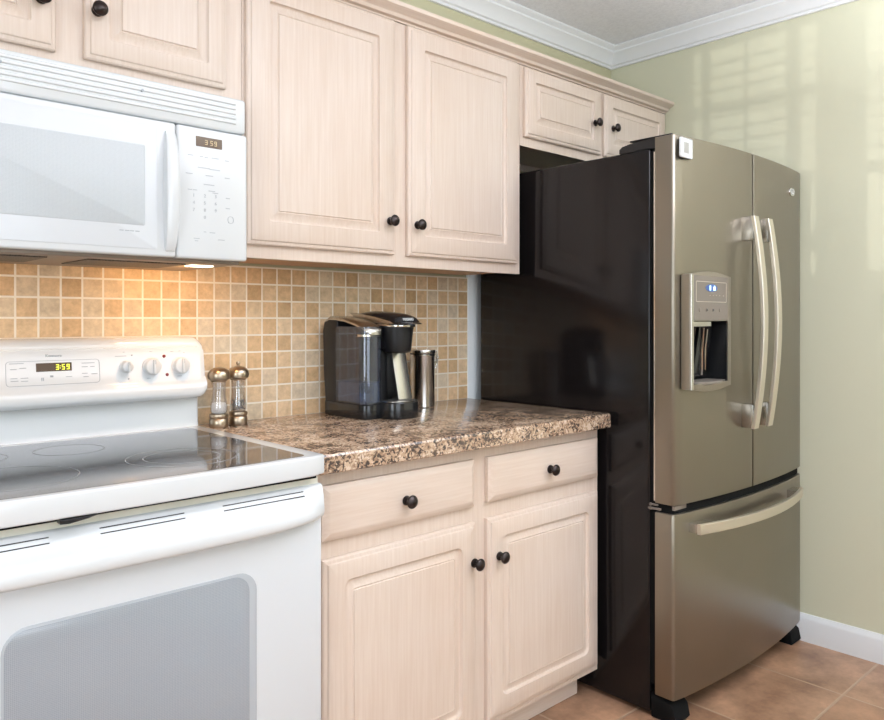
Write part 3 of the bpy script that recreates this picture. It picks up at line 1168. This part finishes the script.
# underside
b = NB(); bx(b, MX0 + 0.006, MX1 - 0.006, -0.345, -0.02, 1.343, 1.3518, 0.002)
und = obj('underside', b, 'hood_base', t)
for x0, x1 in ((-0.375, -0.150), (-0.68, -0.455)):
    b = NB(); bx(b, x0, x1, -0.30, -0.12, 1.3405, 1.345, 0.001, 1); obj('grease_filter', b, 'filter', und)
b = NB(); bx(b, -0.125, -0.068, -0.275, -0.235, 1.3405, 1.345, 0.001, 1); obj('lamp_lens', b, 'lens', und)
b = NB(); bx(b, -0.745, -0.688, -0.275, -0.235, 1.3405, 1.345, 0.001, 1); obj('lamp_lens', b, 'lens', und)
for i, (x, p) in enumerate(((-0.0965, 1.0), (-0.7165, 1.0))):
    l_ = bpy.data.lights.new('hood_lamp', 'AREA')
    l_.shape = 'RECTANGLE'; l_.size = 0.055; l_.size_y = 0.038
    l_.energy = p
    l_.color = (1.0, 0.53, 0.20)
    o = bpy.data.objects.new('hood_lamp', l_)
    C.objects.link(o)
    o.location = (x, -0.235, 1.3385)
    o.rotation_euler = (R(48), 0, 0)

# ------------------------------------------------------------------ refrigerator
FX0, FX1 = 1.107, 2.019
FM = (FX0 + FX1) / 2
YC_, BUL = -0.856, 0.033
t = thing('refrigerator', 'taupe stainless french door refrigerator with black sides against the green wall', 'refrigerator', (FM, -0.4, 0))


def fy(x):
    u = (x - FM) / ((FX1 - FX0) / 2)
    return YC_ - BUL * (1 - u * u)


def arc_outline(x0, x1, yback, rl=0.010, rr=0.010, dy=0.0, n=28):
    pts = [(x1, yback), (x0, yback)]
    # left corner
    for i in range(5):
        a = R(180 + 90 * i / 4)
        pts.append((x0 + rl + rl * math.cos(a), fy(x0) + dy + rl + rl * math.sin(a)))
    for i in range(1, n):
        x = x0 + rl + (x1 - x0 - rl - rr) * i / n
        pts.append((x, fy(x) + dy))
    for i in range(5):
        a = R(270 + 90 * i / 4)
        pts.append((x1 - rr + rr * math.cos(a), fy(x1) + dy + rr + rr * math.sin(a)))
    return pts


b = NB(); bx(b, FX0 + 0.001, FX1 - 0.006, -0.772, -0.05, 0.012, 1.731, 0.006)
body = obj('cabinet_body', b, 'fridge_black', t)
b = NB(); bx(b, FX0 + 0.007, FX1 - 0.008, -0.791, -0.770, 0.10, 1.725); obj('door_gasket', b, 'dark_gap', t)
b = NB(); bx(b, 1.5448, 1.5532, -0.882, -0.791, 0.66, 1.755); obj('door_gap_shade', b, 'dark_gap', t)  # black filler that gives the slit between the doors its shade
b = NB(); bx(b, FX0 + 0.002, FX0 + 0.0045, -0.790, -0.785, 0.66, 1.72); obj('gasket_edge', b, 'satin', t)

SP = 1.549
ZD0, ZD1 = 0.655, 1.762
b = NB(); prism(b, arc_outline(FX0 - 0.002, SP - 0.0035, -0.792, 0.011, 0.003), ZD0, ZD1, 'z', 0.002, 2)
hole = NB(); bx(hole, 1.150, 1.370, -1.0, -0.805, 1.000, 1.345)
b = cut(b, hole)
ld = obj('left_door', b, 'steel', t, angle=30)
b = NB(); prism(b, arc_outline(SP + 0.0035, FX1 - 0.001, -0.792, 0.0008, 0.011), ZD0, ZD1, 'z', 0.002, 2)
rd = obj('right_door', b, 'steel', t, angle=30)
b = NB(); prism(b, arc_outline(FX0 - 0.002, FX1 - 0.001, -0.792, 0.011, 0.011), 0.074, 0.628, 'z', 0.002, 2)
fd = obj('freezer_drawer', b, 'steel', t, angle=30)
# mid black strip
b = NB(); prism(b, arc_outline(FX0 + 0.004, FX1 - 0.006, -0.775, 0.006, 0.006, 0.010), 0.6285, 0.6545, 'z', 0.0)
ms = obj('divider_strip', b, 'dark_gap', t)
b = NB(); bx(b, FX0 - 0.004, FX0 + 0.05, -0.81, -0.768, 0.634, 0.640, 0.001, 1)
bx(b, FX0 - 0.003, FX0 + 0.03, -0.80, -0.772, 0.646, 0.651, 0.001, 1)
for zz in (0.6375, 0.6495):
    lathe(b, (FX0 - 0.004, -0.779, zz), [(0.0045, -0.001), (0.0045, 0.003), (0, 0.0035)], 'x', 12, -1)
obj('centre_hinge', b, 'grey_plastic', t)
b = NB()
pts = [(1.113, fy(1.12) + 0.0045), (1.175, fy(1.175) + 0.009), (1.175, fy(1.175) + 0.013), (1.113, fy(1.12) + 0.013)]
prism(b, pts, 0.640, 0.6525, 'z', 0.0)
obj('strip_clip', b, 'grey_plastic', ms)
# top hinge cover
b = NB()
prism(b, [(-0.662, 1.7315), (-0.662, 1.744), (-0.672, 1.752), (-0.70, 1.757), (-0.80, 1.763), (-0.835, 1.763), (-0.840, 1.7635), (-0.840, 1.7628), (-0.80, 1.7625), (-0.789, 1.752), (-0.789, 1.7315)], FX0 + 0.002, FX0 + 0.09, 'x', 0.0)
bx(b, FX0 + 0.002, FX0 + 0.09, -0.845, -0.700, 1.7625, 1.7665, 0.001, 1)
obj('hinge_cover', b, 'black', t, angle=50)
b = NB()
prism(b, [(-0.662, 1.7315), (-0.662, 1.744), (-0.672, 1.752), (-0.70, 1.757), (-0.84, 1.7665), (-0.84, 1.7625), (-0.789, 1.7625), (-0.789, 1.7315)], FX1 - 0.09, FX1 - 0.004, 'x', 0.0)
obj('hinge_cover', b, 'black', t, angle=50)
# feet and grille
for x0, x1 in ((FX0 + 0.001, FX0 + 0.085), (FX1 - 0.085, FX1 - 0.003)):
    b = NB(); prism(b, [(-0.776, 0.001), (-0.855, 0.001), (-0.860, 0.008), (-0.852, 0.045), (-0.835, 0.060), (-0.776, 0.072)], x0, x1, 'x', 0.003, 2)
    obj('foot', b, 'dark_gap', t)
b = NB(); bx(b, FX0 + 0.09, FX1 - 0.09, -0.74, -0.70, 0.02, 0.084); obj('toe_grille', b, 'black', t)


# door handles: blocks + bowed bar
def fridge_handle(xc, parent):
    z0, z1 = 0.857, 1.545
    hw = 0.0165
    b = NB()
    secs = []
    n = 36
    for i in range(n + 1):
        u = i / n
        z = z0 + (z1 - z0) * u
        y = -0.931 - 0.032 * math.sin(math.pi * u) ** 0.9
        th = 0.011
        e = 0.0018
        secs.append([(xc - hw, y + th, z), (xc - hw, y + e, z), (xc - hw + e, y, z), (xc + hw - e, y, z), (xc + hw, y + e, z), (xc + hw, y + th, z)])
    sweep(b, secs)
    h = obj('handle', b, 'champagne', parent, angle=40)
    for q0, q1 in ((z0 + 0.001, z0 + 0.078), (z1 - 0.078, z1 - 0.001)):
        b = NB(); bx(b, xc - hw + 0.001, xc + hw - 0.001, -0.927, fy(xc) + 0.002, q0, q1, 0.0015, 2)
        obj('mount', b, 'satin', h)


fridge_handle(1.484, ld)
fridge_handle(1.587, rd)
# freezer handle
b = NB()
secs = []
hx0, hx1 = 1.172, 1.915
n = 40
for i in range(n + 1):
    u = i / n
    x = hx0 + (hx1 - hx0) * u
    y = -0.905 - 0.052 * (1 - (2 * u - 1) ** 2)
    z = 0.582
    secs.append([(x, y + 0.011, z - 0.0155), (x, y + 0.0018, z - 0.0155), (x, y, z - 0.0137), (x, y, z + 0.0137), (x, y + 0.0018, z + 0.0155), (x, y + 0.011, z + 0.0155)])
sweep(b, secs)
h = obj('handle', b, 'champagne', fd, angle=40)
for q0, q1 in ((hx0 + 0.0005, hx0 + 0.07), (hx1 - 0.07, hx1 - 0.0005)):
    b = NB()
    prism(b, [(q0, -0.900 - (0.012 if q0 > 1.5 else 0)), (q1, -0.900 - (0.012 if q0 < 1.5 else 0)), (q1, fy(q1) + 0.004), (q0, fy(q0) + 0.004)], 0.568, 0.596, 'z', 0.001, 1)
    obj('mount', b, 'satin', h)

# dispenser
dx0, dx1, dz0, dz1 = 1.132, 1.388, 0.990, 1.357
DY = -0.893
b = NB()
# housing outline with slightly arched top and bottom
out = []
for i in range(13):
    u = i / 12
    out.append((dx0 + (dx1 - dx0) * u, dz1 - 0.012 + 0.012 * math.sin(math.pi * u)))
for i in range(13):
    u = 1 - i / 12
    out.append((dx0 + (dx1 - dx0) * u, dz0 + 0.012 - 0.012 * math.sin(math.pi * u)))
prism(b, out, DY, -0.862, 'y', 0.003, 2)
hole = NB(); bx(hole, 1.152, 1.366, -1.0, -0.5, 1.016, 1.206)
b = cut(b, hole)
hs = obj('dispenser_surround', b, 'steel_h', ld, angle=30)
b = NB()
bx(b, 1.1515, 1.3685, -0.808, -0.8055, 1.001, 1.344)
bx(b, 1.1505, 1.1535, -0.890, -0.807, 1.001, 1.344); bx(b, 1.3645, 1.3695, -0.890, -0.807, 1.001, 1.344)
bx(b, 1.1515, 1.3685, -0.890, -0.807, 1.001, 1.018); bx(b, 1.1515, 1.3685, -0.888, -0.807, 1.205, 1.344)
obj('recess', b, 'black_gloss', hs)
b = NB(); bx(b, 1.155, 1.363, DY - 0.0015, DY + 0.004, 1.2075, 1.343, 0.001, 1)
face = obj('control_face', b, 'grey_plastic', hs)
obj('display_outline', frame_line(1.163, 1.352, 1.263, 1.326, 0.0022, lambda z: DY - 0.0016, 0.004, 0.0006), 'outline', face)
b = NB()
prism(b, [(1.257 + 0.036 * math.cos(2 * math.pi * i / 32), 1.3065 + 0.0115 * math.sin(2 * math.pi * i / 32)) for i in range(32)], DY - 0.0026, DY, 'y', 0)
dsp = obj('lit_display', b, 'display_blue', face)
b = NB()
yy = DY - 0.0032
bx(b, 1.243, 1.252, yy, yy + 0.001, 1.299, 1.314, 0.0003, 1)
bx(b, 1.266, 1.280, yy, yy + 0.001, 1.299, 1.310, 0.0003, 1); bx(b, 1.270, 1.277, yy, yy + 0.001, 1.309, 1.314)
obj('display_symbols', b, 'digit_blue', dsp)
for i, x in enumerate((1.186, 1.228, 1.266, 1.310)):
    b = NB(); lathe(b, (x, DY - 0.001, 1.239), [(0.0065, 0), (0.0065, 0.0012), (0.0055, 0.0018), (0, 0.0018)], 'y', 16, -1)
    bt = obj('button', b, 'grey_plastic', face)
    if i in (1, 2):
        b = NB(); lathe(b, (x, DY - 0.0025, 1.239), [(0.0038, 0), (0.0038, 0.001), (0, 0.001)], 'y', 12, -1); obj('button_cap', b, 'black', bt)
b = NB()
for x in (1.245, 1.265, 1.285, 1.305, 1.33):
    b = NB(); bx(b, x, x + 0.005, DY - 0.0022, DY, 1.283, 1.285); obj('display_mark', b, 'outline', face)
b = NB(); bx(b, 1.165, 1.275, -0.885, -0.84, 1.188, 1.206, 0.003); obj('nozzle', b, 'satin', hs)
b = NB(); bx(b, 1.1345, 1.1495, DY - 0.0022, DY + 0.001, 1.000, 1.346, 0.001, 1); obj('lit_flange_strip', b, 'satin', hs)  # bright strip added to give the flange its lit look
# tilted glossy paddle(s)
for x0, x1, mt in ((1.170, 1.250, 'black_gloss'), (1.268, 1.350, 'black_gloss')):
    b = NB(); prism(b, [(-0.850, 1.195), (-0.842, 1.195), (-0.818, 1.03), (-0.826, 1.03)], x0, x1, 'x', 0.002, 2); pd = obj('paddle', b, mt, hs)
    b = NB(); tube(b, [(x0 + 0.018, -0.852, 1.185), (x0 + 0.03, -0.840, 1.11), (x0 + 0.05, -0.829, 1.035)], 0.0042); obj('paddle_glint', b, 'chrome', pd)  # chrome tubes stand in for reflections on the paddle
    b = NB(); tube(b, [(x0 + 0.042, -0.852, 1.180), (x0 + 0.052, -0.841, 1.12), (x0 + 0.068, -0.831, 1.05)], 0.0028); obj('paddle_glint', b, 'chrome', pd)
b = NB()
pts = [(1.152, -0.82), (1.366, -0.82)] + [(1.366 - 0.214 * i / 10, -0.885 - 0.012 * math.sin(math.pi * i / 10)) for i in range(11)]
prism(b, pts, 1.010, 1.020, 'z', 0.002, 1); obj('drip_tray', b, 'grey_plastic', hs)

# oval badge
bx0, bz0 = 1.888, 1.675
yb_ = fy(bx0)
b = NB()
pts = [(bx0 + 0.021 * math.cos(2 * math.pi * i / 32), bz0 + 0.0155 * math.sin(2 * math.pi * i / 32)) for i in range(32)]
prism(b, pts, yb_ - 0.0065, yb_ + 0.006, 'y', 0.0015, 2)
bdg = obj('oval_badge', b, 'chrome', rd)
b = NB()
prism(b, [(bx0 + 0.0165 * math.cos(2 * math.pi * i / 32), bz0 + 0.0115 * math.sin(2 * math.pi * i / 32)) for i in range(32)], yb_ - 0.0071, yb_ - 0.004, 'y')
obj('badge_field', b, 'badge', bdg)
b = NB()
pts = [(bx0 + (0.0125 - 0.003 * i / 20) * math.cos(2 * math.pi * i / 22), yb_ - 0.0074, bz0 + (0.009 - 0.003 * i / 20) * math.sin(2 * math.pi * i / 22)) for i in range(21)]
tube(b, pts, 0.0011, 6)
obj('badge_swirl', b, 'white_paint', bdg)
# sticker / sensor stuck on the door
b = NB()
lab = thing('door_sensor', 'small white square gadget stuck near top left corner of the refrigerator door', 'sensor', (1.153, -0.866, 1.69))
bx(b, 1.118, 1.184, fy(1.155) - 0.008, fy(1.183) - 0.0004, 1.694, 1.754, 0.005)
obj('case', b, 'white_paint', lab)
b = NB(); bx(b, 1.135, 1.163, fy(1.155) - 0.0092, fy(1.155) - 0.007, 1.708, 1.741, 0.001, 1); obj('button', b, 'badge', lab)

# ------------------------------------------------------------------ coffee maker
ZT = 0.9148
t = thing('coffee_maker', 'black single cup coffee maker with smoky side water tank on the counter', 'coffee maker', (0.5, -0.17, ZT))


def foot_poly(x0, x1, y0, y1, rf, rb=0.015):
    """plan outline with front radius rf (y0 = front, lower y)"""
    pts = []
    for cx, cy, r, a0 in ((x1 - rb, y1 - rb, rb, 0), (x0 + rb, y1 - rb, rb, 90), (x0 + rf, y0 + rf, rf, 180), (x1 - rf, y0 + rf, rf, 270)):
        for i in range(7):
            a = R(a0 + 90 * i / 6)
            pts.append((cx + r * math.cos(a), cy + r * math.sin(a)))
    return pts


# base under tank and machine
b = NB()
prism(b, foot_poly(0.408, 0.590, -0.262, -0.045, 0.035, 0.02), ZT, ZT + 0.045, 'z', 0.004, 2)
prism(b, foot_poly(0.466, 0.592, -0.322, -0.19, 0.05, 0.005), ZT, ZT + 0.050, 'z', 0.004, 2)
obj('base', b, 'black_gloss', t, angle=40)
# drip tray plate
b = NB()
prism(b, foot_poly(0.476, 0.584, -0.312, -0.225, 0.045, 0.004), ZT + 0.0495, ZT + 0.0525, 'z', 0.001, 1)
tr = obj('drip_tray', b, 'satin', t)
b = NB()
for i in range(7):
    bx(b, 0.50 + i * 0.013, 0.505 + i * 0.013, -0.30, -0.24, ZT + 0.0524, ZT + 0.0530)
obj('tray_slots', b, 'slot', tr)
# rear housing
b = NB()
prism(b, [(-0.056, ZT + 0.04), (-0.046, ZT + 0.14), (-0.042, ZT + 0.26), (-0.050, ZT + 0.288), (-0.075, ZT + 0.300), (-0.120, ZT + 0.303), (-0.120, ZT + 0.04)], 0.410, 0.588, 'x', 0.006, 3)
obj('rear_housing', b, 'black', t, angle=40)
b = NB()
bx(b, 0.474, 0.574, -0.205, -0.124, ZT + 0.04, ZT + 0.290, 0.008)
obj('centre_column', b, 'black', t)
# silver back plate
b = NB()
prism(b, [(-0.266, ZT + 0.0535), (-0.206, ZT + 0.0535), (-0.206, ZT + 0.20), (-0.232, ZT + 0.20)], 0.534, 0.590, 'x', 0.003, 2)
obj('silver_plate', b, 'satin', t)
# brew head
b = NB()
o = (0.532, -0.262, ZT)
lathe(b, o, [(0.028, 0.194), (0.038, 0.196), (0.042, 0.202), (0.0455, 0.235), (0.049, 0.268), (0.049, 0.272)], 'z', 40)
bx(b, 0.488, 0.576, -0.26, -0.15, ZT + 0.205, ZT + 0.272, 0.006)
obj('brew_head', b, 'black', t, angle=50)
# chrome band
b = NB()
prism(b, foot_poly(0.481, 0.584, -0.318, -0.10, 0.050, 0.004), ZT + 0.2725, ZT + 0.281, 'z', 0.002, 2)
obj('chrome_band', b, 'chrome', t, angle=40)
# lid, domed with forward lip
b = NB()
secs = []
prof_l = [(-0.348, 0.2815, 0.2835, 0.012), (-0.342, 0.2815, 0.2855, 0.030), (-0.328, 0.2815, 0.287, 0.046), (-0.314, 0.2815, 0.289, 0.052), (-0.309, 0.2815, 0.299, 0.053), (-0.300, 0.2815, 0.3065, 0.056), (-0.280, 0.2815, 0.3125, 0.0585), (-0.25, 0.2815, 0.317, 0.059), (-0.20, 0.2815, 0.3205, 0.059),
          (-0.15, 0.2815, 0.3215, 0.059), (-0.11, 0.2815, 0.317, 0.059), (-0.085, 0.2815, 0.309, 0.058)]
for y, z0, z1, hw in prof_l:
    loop = []
    for i in range(13):
        a = math.pi * i / 12
        cxx = 0.5325 - hw * 0.88 * math.cos(a)
        zz = z0 + (z1 - z0) * (math.sin(a) ** 0.45)
        loop.append((cxx, y, ZT + zz))
    secs.append(loop)
sweep(b, secs)
lid = obj('lid', b, 'black_gloss', t, angle=50)
obj('brand_lettering', text_bm('KEURIG', 0.0115, (0.5325, -0.3115, ZT + 0.2955), ext=0.003, bold=0.0), 'white_paint', lid)
# grey side trim of the lid
b = NB()
prism(b, [(-0.31, ZT + 0.2815), (-0.29, ZT + 0.290), (-0.22, ZT + 0.303), (-0.12, ZT + 0.316), (-0.09, ZT + 0.316), (-0.12, ZT + 0.300), (-0.20, ZT + 0.286), (-0.24, ZT + 0.2815)], 0.4795, 0.4835, 'x', 0.001, 1)
obj('side_trim', b, 'satin', t)
# water tank
TX0, TX1 = 0.402, 0.480
tank_pl = foot_poly(TX0, TX1, -0.270, -0.121, 0.032, 0.006)
inner = foot_poly(TX0 + 0.003, TX1 - 0.003, -0.267, -0.124, 0.029, 0.004)
b = NB()
prism(b, tank_pl, ZT + 0.0455, ZT + 0.274, 'z', 0.001, 1)
h_ = NB(); prism(h_, inner, ZT + 0.050, ZT + 0.40, 'z', 0)
b = cut(b, h_)
tank = obj('water_tank', b, 'tank', t, angle=40)
b = NB()
prism(b, foot_poly(TX0 + 0.012, TX1 - 0.012, -0.225, -0.16, 0.02, 0.004), ZT + 0.0505, ZT + 0.075, 'z', 0.003, 2)
obj('tank_inlet', b, 'water', tank)
b = NB()
prism(b, foot_poly(TX0 + 0.004, TX1 - 0.004, -0.264, -0.130, 0.028, 0.004), ZT + 0.0503, ZT + 0.108, 'z')
obj('water', b, 'water_refraction', tank)
# tank lid: silver grey, sloping down to the front
b = NB()
secs = []
for y, zt, hw in ((-0.046, 0.281, 0.024), (-0.054, 0.296, 0.030), (-0.08, 0.3065, 0.033), (-0.12, 0.3055, 0.0345), (-0.17, 0.300, 0.035), (-0.22, 0.289, 0.035), (-0.25, 0.279, 0.034), (-0.268, 0.270, 0.028), (-0.275, 0.2625, 0.016)):
    xc2 = 0.441
    zb_ = min(zt - 0.012, 0.3125 - 0.030) if y < -0.1 else zt - 0.02
    zb_ = zt - 0.012
    loop = [(xc2 - hw, y, ZT + zb_), (xc2 - hw, y, ZT + zt - 0.008), (xc2 - hw * 0.85, y, ZT + zt - 0.002), (xc2 - hw * 0.5, y, ZT + zt), (xc2 + hw * 0.5, y, ZT + zt), (xc2 + hw * 0.85, y, ZT + zt - 0.002), (xc2 + hw, y, ZT + zt - 0.008), (xc2 + hw, y, ZT + zb_)]
    secs.append(loop)
sweep(b, secs)
obj('tank_lid', b, 'satin', t, angle=50)
b = NB()
prism(b, foot_poly(TX0 - 0.001, TX1 + 0.001, -0.270, -0.235, 0.033, 0.004), ZT + 0.244, ZT + 0.252, 'z', 0.001, 1)
obj('tank_rim', b, 'satin', tank)

# ------------------------------------------------------------------ canister
o = (0.772, -0.105, ZT)
t = thing('storage_canister', 'brushed steel canister with clamp lid behind the coffee maker', 'canister', o)
b = NB()
lathe(b, o, [(0.040, 0.0), (0.042, 0.002), (0.042, 0.170), (0.0435, 0.172), (0.0435, 0.178)], 'z', 48)
obj('body', b, 'can_steel', t, angle=40)
b = NB(); lathe(b, o, [(0.0425, 0.1783), (0.0425, 0.1812)], 'z', 48); obj('seal', b, 'dark_gap', t)
b = NB(); lathe(b, o, [(0.0445, 0.1815), (0.0455, 0.183), (0.0455, 0.190), (0.044, 0.193), (0.030, 0.1955), (0, 0.196)], 'z', 48); obj('lid', b, 'can_steel', t, angle=40)
b = NB()
px_, py_ = o[0] + 0.030, o[1] - 0.031
dv = Vector((0.90, -0.436, 0))
def cp_(r, side, z):
    s = Vector((0.436, 0.90, 0)) * side
    return Vector((o[0], o[1], o[2])) + dv * r + s + Vector((0, 0, z))
for s in (-0.008, 0.008):
    tube(b, [cp_(0.046, s, 0.190), cp_(0.050, s, 0.176), cp_(0.051, s, 0.160), cp_(0.047, s, 0.146)], 0.0016, 8)
tube(b, [cp_(0.047, -0.009, 0.146), cp_(0.047, 0.009, 0.146)], 0.0016, 8)
tube(b, [cp_(0.046, -0.009, 0.190), cp_(0.046, 0.009, 0.190)], 0.0016, 8)
tube(b, [cp_(0.0425, 0, 0.128), cp_(0.047, 0, 0.132), cp_(0.053, 0, 0.160), cp_(0.056, 0, 0.170)], 0.003, 8)
obj('clamp', b, 'chrome', t, angle=60)


# ------------------------------------------------------------------ mills
def mill(x, y, label, finial, fill, fill_h):
    o = (x, y, ZT)
    t = thing('pepper_mill' if finial else 'salt_shaker', label, 'mill' if finial else 'shaker', o)
    b = NB()
    lathe(b, o, [(0.0240, 0), (0.0255, 0.002), (0.0255, 0.021), (0.0230, 0.024), (0.0250, 0.028), (0.0262, 0.031), (0.0250, 0.036), (0.021, 0.038)], 'z', 40)
    obj('base', b, 'nickel', t, angle=40)
    b = NB()
    outer = [(0.0200, 0.0385), (0.0228, 0.044), (0.0232, 0.056), (0.0212, 0.070), (0.0186, 0.092), (0.0186, 0.112), (0.0205, 0.125)]
    inn = [(r - 0.0022, h) for r, h in outer]
    prof_ = outer + inn[::-1]
    prof_[len(outer)] = (inn[-1][0], 0.125)
    prof_[-1] = (inn[0][0], 0.0385)
    bb = bmesh.new()
    seg = 40
    rg = [[bb.verts.new((x + r * math.cos(2 * math.pi * i / seg), y + r * math.sin(2 * math.pi * i / seg), ZT + h)) for i in range(seg)] for r, h in prof_]
    for k in range(len(rg)):
        A, B = rg[k], rg[(k + 1) % len(rg)]
        for i in range(seg):
            bb.faces.new((A[i], A[(i + 1) % seg], B[(i + 1) % seg], B[i]))
    bmesh.ops.recalc_face_normals(bb, faces=bb.faces[:])
    merge(b, bb)
    body_ = obj('clear_body', b, 'acrylic', t, angle=60)
    b = NB()
    if finial:
        rr = random.Random(2)
        for k in range(90):
            a = rr.uniform(0, 6.28); q = 0.0175 * math.sqrt(rr.random()); z = rr.uniform(0.042, fill_h)
            bb = bmesh.new(); bmesh.ops.create_icosphere(bb, subdivisions=1, radius=0.0024)
            bmesh.ops.translate(bb, verts=bb.verts[:], vec=(x + q * math.cos(a), y + q * math.sin(a), ZT + z)); merge(b, bb)
        f = obj('peppercorns', b, fill, t); f['kind'] = 'stuff'
        b = NB(); lathe(b, o, [(0.0028, 0.0385), (0.0028, 0.125)], 'z', 12); obj('spindle', b, 'chrome', t)
        b = NB(); lathe(b, o, [(0.010, 0.068), (0.012, 0.071), (0.010, 0.075)], 'z', 24); obj('grinder_collar', b, 'nickel', t)
    else:
        lathe(b, o, [(0.0172, 0.0392), (0.0200, 0.044), (0.0202, 0.056), (0.0190, fill_h), (0.010, fill_h + 0.003), (0, fill_h + 0.004)], 'z', 32)
        obj('salt_fill', b, fill, t)
    b = NB()
    pr = [(0.0210, 0.1255), (0.0220, 0.127), (0.0225, 0.129), (0.0285, 0.133), (0.0302, 0.140), (0.0290, 0.149), (0.0240, 0.157), (0.016, 0.1625), (0.006, 0.1645)]
    if finial:
        pr += [(0.0040, 0.166), (0.0040, 0.168), (0.0058, 0.1705), (0.0062, 0.1735), (0.0045, 0.177), (0, 0.178)]
    else:
        pr += [(0, 0.165)]
    lathe(b, o, pr, 'z', 40)
    obj('cap', b, 'nickel', t, angle=40)


mill(0.036, -0.095, 'nickel capped salt shaker half full of white salt next to the range', False, 'salt', 0.066)
mill(0.102, -0.080, 'nickel topped pepper mill with ball finial and dark peppercorns', True, 'pepper', 0.070)
